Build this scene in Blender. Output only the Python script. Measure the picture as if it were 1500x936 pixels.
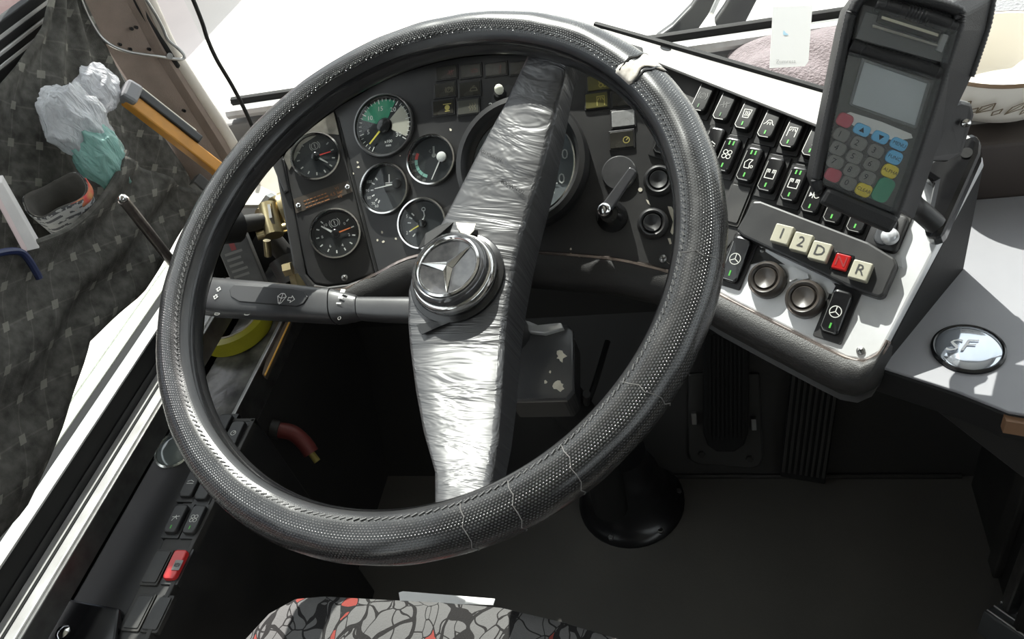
import bpy, bmesh, math, random
from mathutils import Vector, Matrix, noise
random.seed(7)
for o in list(bpy.data.objects): bpy.data.objects.remove(o)
S = bpy.context.scene
COL = S.collection
V3 = Vector
# ------------------------------------------------------------------ camera
F = 1177.0
RIGHT = V3((.962, .1586, -.226)); BACK = V3((.271, -.6992, .6625)).normalized()
RIGHT = (RIGHT - BACK * RIGHT.dot(BACK)).normalized(); UP = BACK.cross(RIGHT)
CAM = V3((0, 0, 1.16))
cd = bpy.data.cameras.new('camera'); cam = bpy.data.objects.new('camera', cd); COL.objects.link(cam)
cd.sensor_fit = 'HORIZONTAL'; cd.sensor_width = 36.0; cd.lens = 36.0 * F / 1500; cd.clip_start = .02; cd.clip_end = 300
cam.matrix_world = Matrix(((RIGHT.x, UP.x, BACK.x, CAM.x), (RIGHT.y, UP.y, BACK.y, CAM.y), (RIGHT.z, UP.z, BACK.z, CAM.z), (0, 0, 0, 1)))
S.camera = cam
# ------------------------------------------------------------------ light
w = bpy.data.worlds.new('world'); S.world = w; w.use_nodes = True
bg = w.node_tree.nodes['Background']; bg.inputs[0].default_value = (.93, .96, 1, 1); bg.inputs[1].default_value = 2.2
sl = bpy.data.lights.new('sun', 'SUN'); sun = bpy.data.objects.new('sun', sl); COL.objects.link(sun)
sl.energy = 11.0; sl.angle = .009; sl.color = (1, .97, .92)
SUN = V3((-.22, .54, .81)).normalized()
sun.rotation_euler = SUN.to_track_quat('Z', 'Y').to_euler(); sun.location = (0, 0, 3.5)
S.view_settings.view_transform = 'Standard'; S.view_settings.look = 'None'
S.view_settings.exposure = 0.0; S.view_settings.gamma = 1; S.view_settings.use_curve_mapping = False
# ------------------------------------------------------------------ rays
def ray(x, y): return RIGHT * ((x - 750) / F) - UP * ((y - 468) / F) - BACK
def Pd(x, y, d): return CAM + ray(x, y) * d
def hit(x, y, p, n):
    r = ray(x, y); return CAM + r * ((p - CAM).dot(n) / r.dot(n))
def hz(x, y, z): return hit(x, y, V3((0, 0, z)), V3((0, 0, 1)))
def hx(x, y, X): return hit(x, y, V3((X, 0, 0)), V3((1, 0, 0)))
def hy(x, y, Y): return hit(x, y, V3((0, Y, 0)), V3((0, 1, 0)))
def depth(p): return -(p - CAM).dot(BACK)
class Fr:
    def __init__(s, o, n, up=None, x=None):
        s.o = V3(o); s.n = V3(n).normalized()
        if x is not None:
            s.x = (V3(x) - s.n * V3(x).dot(s.n)).normalized(); s.y = s.n.cross(s.x)
        else:
            up = V3(up if up is not None else (0, 0, 1)); s.y = (up - s.n * up.dot(s.n)).normalized(); s.x = s.y.cross(s.n)
    def pt(s, u, v, w=0): return s.o + s.x * u + s.y * v + s.n * w
    def at(s, px, py, w=0): return hit(px, py, s.o + s.n * w, s.n)
    def uv(s, px, py, w=0):
        d = s.at(px, py, w) - s.o; return d.dot(s.x), d.dot(s.y)
    def sc(s, px, py): return depth(s.at(px, py)) / F
    def sub(s, px, py, w=0, rot=0):
        f = Fr(s.at(px, py, w), s.n, x=s.x * math.cos(rot) + s.y * math.sin(rot)); return f
# ------------------------------------------------------------------ materials
MATS = {}
def mat(name, col, rough=.5, metal=0, bump=None, var=None, specks=None, coat=0, emit=None, alpha=None, sheen=0, spec=.5):
    if name in MATS: return MATS[name]
    m = bpy.data.materials.new(name); m.use_nodes = True; nt = m.node_tree; b = nt.nodes['Principled BSDF']
    N = nt.nodes.new; L = nt.links.new
    b.inputs['Base Color'].default_value = (*col, 1); b.inputs['Roughness'].default_value = rough; b.inputs['Metallic'].default_value = metal
    b.inputs['Coat Weight'].default_value = coat; b.inputs['Sheen Weight'].default_value = sheen
    b.inputs['Specular IOR Level'].default_value = spec
    tc = N('ShaderNodeTexCoord')
    if var:                       # (scale, other colour, amount)
        nz = N('ShaderNodeTexNoise'); nz.inputs['Scale'].default_value = var[0]; nz.inputs['Detail'].default_value = 6
        L(tc.outputs['Object'], nz.inputs['Vector'])
        rp = N('ShaderNodeMapRange'); rp.inputs[1].default_value = .35; rp.inputs[2].default_value = .7; rp.inputs[4].default_value = var[2]
        L(nz.outputs['Fac'], rp.inputs[0])
        mx = N('ShaderNodeMix'); mx.data_type = 'RGBA'; mx.inputs[6].default_value = (*col, 1); mx.inputs[7].default_value = (*var[1], 1)
        L(rp.outputs[0], mx.inputs[0]); L(mx.outputs[2], b.inputs['Base Color'])
        r2 = N('ShaderNodeMapRange'); r2.inputs[3].default_value = rough * .8; r2.inputs[4].default_value = min(1, rough * 1.3)
        L(nz.outputs['Fac'], r2.inputs[0]); L(r2.outputs[0], b.inputs['Roughness'])
    if specks:                    # (scale, colour, threshold): scattered chips
        nz = N('ShaderNodeTexNoise'); nz.inputs['Scale'].default_value = specks[0]; nz.inputs['Detail'].default_value = 3; nz.inputs['Roughness'].default_value = .7
        L(tc.outputs['Object'], nz.inputs['Vector'])
        st = N('ShaderNodeMapRange'); st.inputs[1].default_value = specks[2]; st.inputs[2].default_value = specks[2] + .02
        L(nz.outputs['Fac'], st.inputs[0])
        mx = N('ShaderNodeMix'); mx.data_type = 'RGBA'; mx.inputs[7].default_value = (*specks[1], 1)
        src = b.inputs['Base Color'].links
        if src: L(src[0].from_socket, mx.inputs[6])
        else: mx.inputs[6].default_value = (*col, 1)
        L(st.outputs[0], mx.inputs[0]); L(mx.outputs[2], b.inputs['Base Color'])
    if bump:                      # (scale, strength, distance)
        nb = N('ShaderNodeTexNoise'); nb.inputs['Scale'].default_value = bump[0]; nb.inputs['Detail'].default_value = 4
        L(tc.outputs['Object'], nb.inputs['Vector'])
        bp = N('ShaderNodeBump'); bp.inputs['Strength'].default_value = bump[1]; bp.inputs['Distance'].default_value = bump[2]
        L(nb.outputs['Fac'], bp.inputs['Height']); L(bp.outputs['Normal'], b.inputs['Normal'])
    if emit:
        b.inputs['Emission Color'].default_value = (*emit[0], 1); b.inputs['Emission Strength'].default_value = emit[1]
    MATS[name] = m; return m
def glass(name, tint=(1, 1, 1), ior=1.45, rough=.0, extra=None):
    if name in MATS: return MATS[name]
    m = bpy.data.materials.new(name); m.use_nodes = True; nt = m.node_tree; nt.nodes.clear(); N = nt.nodes.new; L = nt.links.new
    o = N('ShaderNodeOutputMaterial'); t = N('ShaderNodeBsdfTransparent'); t.inputs[0].default_value = (*tint, 1)
    g = N('ShaderNodeBsdfGlossy'); g.inputs['Roughness'].default_value = rough; f = N('ShaderNodeFresnel')
    ge = N('ShaderNodeNewGeometry'); mr = N('ShaderNodeMapRange'); mr.inputs[3].default_value = ior; mr.inputs[4].default_value = 1 / ior; L(ge.outputs['Backfacing'], mr.inputs[0]); L(mr.outputs[0], f.inputs[0])   # thin sheet: same reflectance from both faces
    mx = N('ShaderNodeMixShader'); L(f.outputs[0], mx.inputs[0]); L(t.outputs[0], mx.inputs[1]); L(g.outputs[0], mx.inputs[2])
    last = mx
    if extra:
        d = N('ShaderNodeBsdfDiffuse'); d.inputs[0].default_value = (*extra[0], 1)
        m2 = N('ShaderNodeMixShader'); m2.inputs[0].default_value = extra[1]; L(mx.outputs[0], m2.inputs[1]); L(d.outputs[0], m2.inputs[2]); last = m2
    L(last.outputs[0], o.inputs[0]); MATS[name] = m; return m
black = mat('black_plastic', (.013, .013, .014), .42, bump=(900, .15, .0004), var=(18, (.028, .027, .026), .8))
dusty = mat('dusty_black', (.018, .017, .016), .55, bump=(700, .2, .0004), var=(14, (.05, .047, .042), .8))
gloss = mat('gloss_black', (.008, .008, .009), .16, var=(30, (.02, .02, .02), .6))
panelm = mat('panel_black', (.02, .02, .021), .38, bump=(1200, .1, .0003), var=(16, (.05, .049, .047), .7), specks=(95, (.55, .5, .4), .76))
swpanel = mat('switch_field_black', (.018, .018, .018), .45, bump=(1200, .1, .0003), var=(22, (.045, .043, .04), .8))
pad = mat('padded_vinyl', (.017, .0165, .016), .46, bump=(900, .5, .0008), var=(12, (.028, .027, .026), .7))
rubber = mat('black_rubber', (.012, .012, .012), .6, bump=(300, .2, .0005), spec=.25)
chrome = mat('chrome', (.75, .75, .74), .13, 1, var=(60, (.5, .48, .45), .5))
steel = mat('worn_steel', (.42, .42, .41), .35, 1, var=(40, (.2, .19, .18), .7))
alu = mat('satin_aluminium_plate', (.78, .79, .8), .34, .35, var=(25, (.55, .55, .54), .6), bump=(90, .05, .0006))
cream = mat('bare_cream_primer', (.72, .68, .56), .6, var=(120, (.5, .45, .36), .7))
white = mat('white_print', (.75, .75, .72), .6)
dimwhite = mat('faded_white_print', (.3, .3, .28), .6)
darkdial = mat('dial_face', (.014, .016, .018), .5)
greend = mat('green_print', (.03, .3, .16), .6)
redp = mat('red_print', (.55, .04, .03), .5)
orange = mat('orange_print', (.75, .2, .05), .5)
yellowp = mat('yellow_print', (.75, .65, .08), .5)
brass = mat('brass', (.62, .52, .3), .3, .85, var=(60, (.3, .24, .14), .7))
led = mat('green_marker', (.08, .4, .06), .5)
amber = mat('amber_lens_print', (.42, .36, .1), .5)
lens = mat('indicator_lens', (.025, .024, .02), .25, var=(50, (.045, .042, .034), .8))
gg = glass('gauge_glass', (.93, .95, .95))
# ------------------------------------------------------------------ mesh builder
def crv(a): return [V3(p) for p in a]
def rrect(w, h, r, k=4, cx=0, cy=0):
    out = []
    for sx, sy, a0 in ((1, 1, 0), (-1, 1, 90), (-1, -1, 180), (1, -1, 270)):
        for i in range(k + 1):
            a = math.radians(a0 + 90 * i / k); out.append((cx + sx * (w / 2 - r) + r * math.cos(a), cy + sy * (h / 2 - r) + r * math.sin(a)))
    return out
def circ(r, k=24, cx=0, cy=0): return [(cx + r * math.cos(2 * math.pi * i / k), cy + r * math.sin(2 * math.pi * i / k)) for i in range(k)]
TXT = {}
def text_geo(s, shear=0):
    if (s, shear) in TXT: return TXT[(s, shear)]
    c = bpy.data.curves.new('t', 'FONT'); c.body = s; c.align_x = 'CENTER'; c.align_y = 'CENTER'; c.size = 1; c.resolution_u = 2; c.shear = shear
    o = bpy.data.objects.new('t', c); COL.objects.link(o)
    dg = bpy.context.evaluated_depsgraph_get(); me = bpy.data.meshes.new_from_object(o.evaluated_get(dg))
    g = ([tuple(v.co) for v in me.vertices], [tuple(p.vertices) for p in me.polygons])
    bpy.data.objects.remove(o); bpy.data.curves.remove(c); bpy.data.meshes.remove(me); TXT[(s, shear)] = g; return g
class MB:
    def __init__(s): s.V = []; s.F = []; s.U = []
    def add(s, vs, fs, uv=None):
        b = len(s.V); s.V += [V3(v) for v in vs]; s.F += [tuple(i + b for i in f) for f in fs]
        s.U += uv if uv else [(0, 0)] * len(vs); return s
    def prism(s, pts, vec):
        n = len(pts); pts = [V3(p) for p in pts]; vec = V3(vec)
        nrm = V3((0, 0, 0))
        for i in range(n): nrm += (pts[i] - pts[0]).cross(pts[(i + 1) % n] - pts[0])
        if nrm.dot(vec) < 0: pts = pts[::-1]
        fs = [tuple(range(n))[::-1], tuple(range(n, 2 * n))] + [(i, (i + 1) % n, n + (i + 1) % n, n + i) for i in range(n)]
        return s.add(pts + [p + vec for p in pts], fs)
    def box(s, fr, u0, u1, v0, v1, w0, w1):
        return s.prism([fr.pt(u0, v0, w0), fr.pt(u1, v0, w0), fr.pt(u1, v1, w0), fr.pt(u0, v1, w0)], fr.n * (w1 - w0))
    def slab(s, fr, pts, w0, w1, b=0, tilt=0):
        """2-D outline raised from w0 to w1 with a bevelled top edge"""
        n = len(pts); cx = sum(p[0] for p in pts) / n; cy = sum(p[1] for p in pts) / n
        def ins(p, d):
            l = math.hypot(p[0] - cx, p[1] - cy) or 1; k = max(0, 1 - d / l); return (cx + (p[0] - cx) * k, cy + (p[1] - cy) * k)
        lv = [(0, w0), (0, w1)] if b <= 0 else [(0, w0), (0, w1 - b), (b * .35, w1 - b * .3), (b, w1)]
        vs = []
        for d, w in lv:
            for p in pts:
                q = ins(p, d); vs.append(fr.pt(q[0], q[1], w + (tilt * (q[1] - cy) if w > w0 else 0)))
        fs = [tuple(range(n))[::-1]]
        for k in range(len(lv) - 1): fs += [(k * n + i, k * n + (i + 1) % n, (k + 1) * n + (i + 1) % n, (k + 1) * n + i) for i in range(n)]
        fs.append(tuple(range((len(lv) - 1) * n, len(lv) * n)))
        return s.add(vs, fs)
    def lathe(s, fr, prof, seg=32, a0=0, a1=2 * math.pi):
        full = abs(a1 - a0 - 2 * math.pi) < 1e-6; m = seg if full else seg + 1
        vs = []
        for r, h in prof:
            for i in range(m):
                a = a0 + (a1 - a0) * i / seg; vs.append(fr.pt(r * math.cos(a), r * math.sin(a), h))
        fs = []
        for k in range(len(prof) - 1):
            for i in range(seg):
                j = (i + 1) % m; fs.append((k * m + i, k * m + j, (k + 1) * m + j, (k + 1) * m + i))
        return s.add(vs, [f for f in fs if f])
    def tube(s, path, r, seg=10, flat=1.0, ref=None):
        path = [V3(p) for p in path]; n = len(path); rs = r if isinstance(r, (list, tuple)) else [r] * n
        t0 = (path[1] - path[0]).normalized(); a = V3(ref) if ref is not None else (V3((0, 0, 1)) if abs(t0.z) < .9 else V3((1, 0, 0)))
        vs = []
        for i, p in enumerate(path):
            t = (path[min(i + 1, n - 1)] - path[max(i - 1, 0)]).normalized(); x = (a - t * a.dot(t)).normalized(); y = t.cross(x); a = x
            for k in range(seg):
                q = 2 * math.pi * k / seg; vs.append(p + x * rs[i] * math.cos(q) * flat + y * rs[i] * math.sin(q))
        fs = [(i * seg + k, i * seg + (k + 1) % seg, (i + 1) * seg + (k + 1) % seg, (i + 1) * seg + k) for i in range(n - 1) for k in range(seg)]
        fs += [tuple(range(seg))[::-1], tuple(range((n - 1) * seg, n * seg))]
        return s.add(vs, fs)
    def loft(s, secs, caps=True, uvs=None, closed=True):
        n = len(secs[0]); vs = [p for q in secs for p in q]; m = n if closed else n - 1
        fs = [(i * n + k, i * n + (k + 1) % n, (i + 1) * n + (k + 1) % n, (i + 1) * n + k) for i in range(len(secs) - 1) for k in range(m)]
        if caps and closed: fs += [tuple(range(n))[::-1], tuple(range((len(secs) - 1) * n, len(secs) * n))]
        return s.add(vs, fs, uvs)
    def grid(s, fn, nu, nv, wrap=False):
        vs = []; uv = []
        for i in range(nu + 1):
            for j in range(nv + 1): vs.append(fn(i / nu, j / nv)); uv.append((i / nu, j / nv))
        fs = [(i * (nv + 1) + j, (i + 1) * (nv + 1) + j, (i + 1) * (nv + 1) + j + 1, i * (nv + 1) + j + 1) for i in range(nu) for j in range(nv)]
        return s.add(vs, fs, uv)
    def text(s, fr, t, size, u=0, v=0, w=0, rot=0, shear=0, sx=1):
        vs, fs = text_geo(t, shear); c, q = math.cos(rot), math.sin(rot)
        return s.add([fr.pt(u + size * (x * sx * c - y * q), v + size * (x * sx * q + y * c), w) for x, y, z in vs], fs)
    def line(s, fr, pts, wd, w=0, close=False, h=0):
        P = list(pts) + ([pts[0]] if close else [])
        for a, b in zip(P[:-1], P[1:]):
            dx, dy = b[0] - a[0], b[1] - a[1]; l = math.hypot(dx, dy)
            if l < 1e-9: continue
            ex, ey = dx / l * wd * .4, dy / l * wd * .4; nx, ny = -dy / l * wd / 2, dx / l * wd / 2
            q = [(a[0] - ex - nx, a[1] - ey - ny), (b[0] + ex - nx, b[1] + ey - ny), (b[0] + ex + nx, b[1] + ey + ny), (a[0] - ex + nx, a[1] - ey + ny)]
            s.add([fr.pt(x, y, w) for x, y in q], [(0, 1, 2, 3)])
        return s
    def blob(s, c, rad, axes=None, amp=.2, sc=3, sub=4, seed=0, crease=False):
        bm = bmesh.new(); bmesh.ops.create_icosphere(bm, subdivisions=sub, radius=1)
        ax = axes or (V3((1, 0, 0)), V3((0, 1, 0)), V3((0, 0, 1))); vs = []
        for v in bm.verts:
            d = v.co.normalized(); q = d * sc + V3((seed * 7.3, seed * 3.1, seed))
            k = noise.noise(q)
            if crease: k = 1 - 2 * abs(k) ** .7 + .5 * (1 - 2 * abs(noise.noise(q * 2.1)))
            d2 = d * (1 + amp * k); vs.append(c + ax[0] * d2.x * rad[0] + ax[1] * d2.y * rad[1] + ax[2] * d2.z * rad[2])
        fs = [tuple(v.index for v in f.verts) for f in bm.faces]; bm.free(); return s.add(vs, fs)
    def build(s, name, m, parent=None, smooth=False, bevel=0, label=None, kind=None, solid=0, sub=0, cat=None, group=None, ang=None):
        base = parent_loc(parent)
        if parent is None:
            zs = min(v.z for v in s.V); c = sum(s.V, V3((0, 0, 0))) / len(s.V); base = V3((c.x, c.y, zs))
        me = bpy.data.meshes.new(name); me.from_pydata([v - base for v in s.V], [], s.F)
        if any(u != (0, 0) for u in s.U):
            ul = me.uv_layers.new(name='UVMap')
            for l in me.loops: ul.data[l.index].uv = s.U[l.vertex_index]
        me.materials.append(m)
        bm = bmesh.new(); bm.from_mesh(me)
        if not solid: bmesh.ops.recalc_face_normals(bm, faces=bm.faces)
        bm.to_mesh(me); bm.free()
        if smooth:
            for p in me.polygons: p.use_smooth = True
            if ang is None: ang = 40
            me.set_sharp_from_angle(angle=math.radians(ang))
        o = bpy.data.objects.new(name, me); COL.objects.link(o)
        if parent is not None: o.parent = parent
        else: o.location = base
        if solid: md = o.modifiers.new('solid', 'SOLIDIFY'); md.thickness = solid; md.offset = 0
        if bevel: md = o.modifiers.new('bevel', 'BEVEL'); md.width = bevel; md.segments = 2; md.limit_method = 'ANGLE'; md.angle_limit = math.radians(35); md.harden_normals = False
        if sub: md = o.modifiers.new('sub', 'SUBSURF'); md.levels = sub; md.render_levels = sub
        if label: o['label'] = label
        if kind: o['kind'] = kind
        if cat: o['category'] = cat
        if group: o['group'] = group
        return o
def s_closed(p): return True
def parent_loc(p):
    v = V3((0, 0, 0))
    while p is not None: v += p.location; p = p.parent
    return v
def thing(name, label, cat, loc, group=None):
    o = bpy.data.objects.new(name, None); COL.objects.link(o); o.location = loc; o.empty_display_size = .02
    o['label'] = label; o['category'] = cat
    if group: o['group'] = group
    return o
def struct(name, mb, m, **k): return mb.build(name, m, kind='structure', **k)
WORLD = Fr((0, 0, 0), (0, 0, 1), up=(0, 1, 0))
def wbox(x0, x1, y0, y1, z0, z1): return MB().box(WORLD, x0, x1, y0, y1, z0, z1)
def smoothpath(pts, k=6):
    P = [V3(p) for p in pts]; out = []
    for i in range(len(P) - 1):
        a, b, c, d = P[max(i - 1, 0)], P[i], P[i + 1], P[min(i + 2, len(P) - 1)]
        for j in range(k):
            t = j / k; out.append(.5 * ((2 * b) + (c - a) * t + (2 * a - 5 * b + 4 * c - d) * t * t + (3 * b - a - 3 * c + d) * t ** 3))
    return out + [P[-1]]
# ================================================================== the setting
floorm = mat('floor_rubber_mat', (.085, .08, .073), .62, bump=(260, .25, .0008), var=(5, (.12, .112, .1), .9))
darkwall = mat('dark_trim_panel', (.022, .021, .02), .5, bump=(400, .15, .0005), var=(9, (.024, .023, .022), .8))
ceilm = mat('ceiling_vinyl', (.3, .295, .28), .8)
wallm = mat('grey_side_lining', (.18, .175, .165), .7)
concrete = mat('outdoor_concrete', (.62, .6, .56), .85, var=(.6, (.5, .48, .45), .8))
frame_silver = mat('window_frame_silver', (.66, .66, .66), .35, .25, var=(20, (.35, .34, .32), .8))
pale = mat('pale_window_gasket', (.68, .7, .62), .6, var=(30, (.5, .5, .44), .7))
pane = glass('window_glass', (.96, .98, .97), 1.25)
struct('ground_outside', wbox(-40, 40, -40, 60, -1.0, -.9), concrete)
struct('floor', wbox(-.8, 1.75, -3.6, 1.0, -.06, 0), floorm)
struct('ceiling', wbox(-.9, 1.8, -3.6, 1.2, 2.4, 2.46), ceilm)
# front bulkhead: sloping toe board, then upright wall up to the windscreen
struct('wall_front', MB().prism([(-.8, .815, 0), (-.8, .95, .26), (-.8, .95, .6), (-.8, 1.03, .6), (-.8, 1.03, -.05), (-.8, .815, -.05)], (2.55, 0, 0)), darkwall)
struct('wall_rear', wbox(-.8, 1.75, -3.66, -3.6, 0, 2.4), wallm)
# left side wall with the driver's window (level ledge in front of the pane) and one more window behind
ZL = .555
xw, xp, xd, xs = (hz(150, y, ZL).x for y in (527, 552, 576, 606))
XL = xw
z_rail = hx(190, 640, -.72).z
wl = MB()
wl.box(WORLD, XL - .024, XL - .012, -3.6, 1.03, 0, ZL - .05)
wl.box(WORLD, XL - .06, XL - .012, -3.6, 1.03, 1.75, 2.4)
for y0, y1 in ((-.75, -.5), (-3.6, -2.6), (.95, 1.03)): wl.box(WORLD, XL - .06, XL - .012, y0, y1, ZL - .05, 1.75)
struct('wall_left', wl, darkwall)
def window_strip(nm, m, x0, x1, y0, y1, z0, z1, par, b=.0015): return wbox(x0, x1, y0, y1, z0, z1).build(nm, m, par, bevel=b)
def struct_empty(nm, loc):
    o = bpy.data.objects.new(nm, None); COL.objects.link(o); o.location = loc; o['kind'] = 'structure'; return o
w1 = struct_empty('window_1', (XL, .2, ZL))
window_strip('gasket', pale, xw - .01, xp, -.5, .95, ZL - .02, ZL, w1)
window_strip('rubber_seal', rubber, xp, xd, -.5, .95, ZL - .02, ZL - .001, w1)
window_strip('lower_frame', frame_silver, xd, xs, -.5, .95, ZL - .001, ZL + .002, w1, .0006)
window_strip('frame_skirt', rubber, xd, xs - .001, -.5, .95, ZL - .06, ZL - .001, w1)
window_strip('pane', pane, XL - .006, XL - .002, -.5, .95, ZL, 1.7, w1, 0)
window_strip('upper_frame', frame_silver, XL - .012, XL + .022, -.5, .95, 1.7, 1.75, w1)
for py_, h, m in ((92, .005, frame_silver), (108, .014, rubber), (82, .008, rubber), (73, .005, frame_silver), (60, .009, rubber), (48, .006, frame_silver), (36, .012, rubber)):
    z = hx(0, py_, XL).z; window_strip('slide_rail', m, XL - .008, XL + .012, -.5, .95, z - h / 2, z + h / 2, w1)
struct('window_2', wbox(XL - .035, XL - .03, -2.6, -.75, ZL, 1.75), pane)
# silver ledge rail under the window, black panels above and below it
rail = struct_empty('trim_1', (-.72, .2, z_rail))
window_strip('ledge_rail', frame_silver, -.735, -.705, -.6, .80, z_rail - .012, z_rail + .004, rail)
window_strip('rail_groove', rubber, -.722, -.718, -.6, .80, z_rail + .004, z_rail + .0055, rail)
window_strip('rail_edge', steel, -.705, -.700, -.6, .80, z_rail - .03, z_rail + .002, rail)
struct('trim_2', wbox(xs, -.735, -.6, .8, z_rail - .03, z_rail + .014), black, bevel=.003)
# windscreen: base trim, pane, top trim
WB = .66; WY = 1.04
w3 = struct_empty('window_3', (.3, WY, WB))
MB().prism([(-.8, WY - .03, WB - .06), (-.8, WY + .03, WB - .06), (-.8, WY + .03, WB), (-.8, WY - .03, WB - .01)], (2.5, 0, 0)).build('base_seal', mat('grey_seal', (.16, .16, .155), .5), w3, bevel=.004)
MB().tube([(-.74, WY - .02, WB + .004), (1.7, WY - .02, WB + .004)], .009, 8).build('seal_bead', frame_silver, w3, smooth=True)
MB().tube([(-.74, WY + .004, WB + .012), (1.7, WY + .004, WB + .012)], .007, 8).build('outer_bead', rubber, w3, smooth=True)
MB().prism([(-.74, WY, WB), (1.7, WY, WB), (1.7, WY + .1, 2.34), (-.74, WY + .1, 2.34)], (0, .005, 0)).build('pane', pane, w3)
wbox(-.8, 1.75, WY + .04, WY + .16, 2.3, 2.4).build('top_frame', darkwall, w3)
# right side with the doorway windows
wr = MB(); wr.box(WORLD, 1.7, 1.75, -3.6, 1.03, 0, .9); wr.box(WORLD, 1.7, 1.75, -3.6, 1.1, 1.85, 2.4)
for y in (-3.6, -2.0, -.4, .9): wr.box(WORLD, 1.7, 1.75, y, y + .13, .9, 1.85)
struct('wall_right', wr, wallm)
struct('window_4', wbox(1.72, 1.725, -3.5, 1.0, .9, 1.85), pane)
bld = thing('building', 'reddish low building wall seen outside the side window', 'building', (-5, 3, -.9))
wbox(-5.3, -5, -6, 14, -.9, 1.2).build('wall', mat('red_wash_wall', (.3, .16, .13), .8, var=(.8, (.2, .18, .2), .9)), bld)
wbox(-5.35, -4.9, -6, 14, 1.2, 2.8).build('upper_wall', mat('blue_grey_wall', (.2, .23, .3), .8, var=(.8, (.14, .16, .2), .9)), bld)
# windscreen pillar at the left corner
pillm = mat('pillar_fabric', (.25, .195, .165), .85, bump=(600, .5, .001), var=(30, (.19, .15, .125), .7))
PIL = Fr((-.70, .93, .66), (.80, -.60, .05), up=(0, 0, 1))
def pil(x, y, w=0): return PIL.at(x, y, w)
pl = MB(); secs = []
LE = [(10, -120), (95, -25), (120, 10), (160, 75), (205, 145), (250, 215), (290, 280), (310, 320)]
RE = [(140, -160), (208, -25), (224, 10), (252, 70), (283, 120), (312, 165), (338, 205), (352, 235)]
for a, b in zip(LE, RE):
    A = pil(*a); B = pil(*b); M = (A + B) / 2; t = []
    for k in range(9):
        q = k / 8; P = A.lerp(B, q); P = P + PIL.n * (.012 * math.sin(math.pi * q) + (.010 if .72 < q < .95 else 0)); t.append(P)
    t += [B + ray(*b).normalized() * .04, A + V3((-.03, .03, 0))]
    secs.append(t)
pl.loft(secs); pill = struct('trim_3', pl, pillm, smooth=True)
pe = MB(); pe.tube(smoothpath([pil(b[0] - 3, b[1], .008) for b in RE]), .010, 10)
struct('trim_4', pe, mat('pillar_edge_pale', (.62, .58, .52), .6, var=(40, (.5, .44, .4), .6)), smooth=True)  # pale colour paints in the sunlit edge of the pillar
MB().tube(smoothpath([pil(x, y, .012) for x, y in ((186, -25), (205, 12), (222, 42), (240, 68), (262, 100))]), [.006] * 24 + [.003], 10).build('dark_shading_strip', rubber, pill, smooth=True)  # black tube added to paint the dark shading beside the pale edge
holes = MB()
for x, y in ((192, 42), (199, 40), (175, 65), (190, 72), (218, 72), (269, 162)):
    f = PIL.sub(x, y, .0165); holes.slab(f, circ(.0022, 10), -.002, .0035)
holes.build('screw_hole', gloss, pill)
# ================================================================== dashboard planes
SEAM = Pd(520, 285, .86)
def pn(deg, el): a = math.radians(deg); return V3((el * math.sin(a), -el * math.cos(a), math.sqrt(1 - el * el)))
MAIN = Fr(SEAM, pn(0, .68)); LEFT = Fr(SEAM, pn(25, .68)); S2 = MAIN.at(1000, 260); RGT = Fr(S2, pn(-30, .57))
dash = thing('dashboard', 'black wraparound bus dashboard behind the steering wheel', 'dashboard', (-.2, .7, .6))
def pxprism(fr, pts, w0, w1): return MB().prism([fr.at(x, y) + fr.n * w0 for x, y in pts], fr.n * (w1 - w0))
pxprism(LEFT, [(482, 135), (430, 190), (416, 232), (424, 280), (443, 375), (450, 402), (462, 416), (480, 419), (510, 415), (549, 401), (520, 285), (488, 160)], -.014, 0).build('side_panel', panelm, dash, bevel=.002)
pxprism(LEFT, [(489, 165), (455, 186), (425, 212), (416, 232), (424, 250), (444, 212), (470, 195), (497, 198)], .0002, .0012).build('worn_patch', mat('bare_metal_patch', (.42, .4, .35), .3, .8, var=(60, (.15, .15, .14), .9)), dash)
pxprism(LEFT, [(417, 232), (402, 236), (430, 390), (452, 424), (500, 430), (552, 412), (549, 402), (510, 416), (480, 420), (462, 417), (449, 402)], -.02, .002).build('panel_rim', black, dash, bevel=.002)
pxprism(LEFT, [(396, 232), (412, 225), (425, 282), (418, 285)], -.03, .006).build('side_flap', black, dash, bevel=.002)
pxprism(MAIN, [(489, 160), (520, 285), (549, 401), (600, 376), (660, 366), (780, 368), (890, 376), (950, 388), (1000, 402), (1040, 420), (1010, 250), (975, 110), (955, 92), (860, 72), (700, 78), (560, 108)], -.014, 0).build('main_panel', panelm, dash, bevel=.0015)
pxprism(MAIN, [(494, 173), (496, 172), (555, 400), (552, 401)], 0, .0008).build('panel_joint', rubber, dash)
# right wing: black switch field above, bare metal plate below
pxprism(RGT, [(958, 90), (1215, 188), (1300, 222), (1428, 214), (1440, 232), (1303, 492), (1290, 516), (1268, 528), (1240, 524), (1058, 432), (1005, 395), (985, 300), (965, 150)], -.016, 0).build('switch_panel', alu, dash, bevel=.002)
pxprism(RGT, [(958, 92), (1213, 190), (1310, 232), (1345, 300), (1318, 366), (1288, 372), (1105, 300), (1088, 335), (1056, 378), (1052, 425), (1020, 400), (1000, 340), (985, 280)], .0003, .0022).build('switch_field', swpanel, dash, bevel=.0006)
pxprism(RGT, [(1090, 338), (1060, 380), (1058, 400), (1078, 350), (1120, 368), (1150, 388), (1120, 382), (1098, 372), (1104, 352)], .0003, .001).build('worn_field_edge', dusty, dash)
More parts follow.
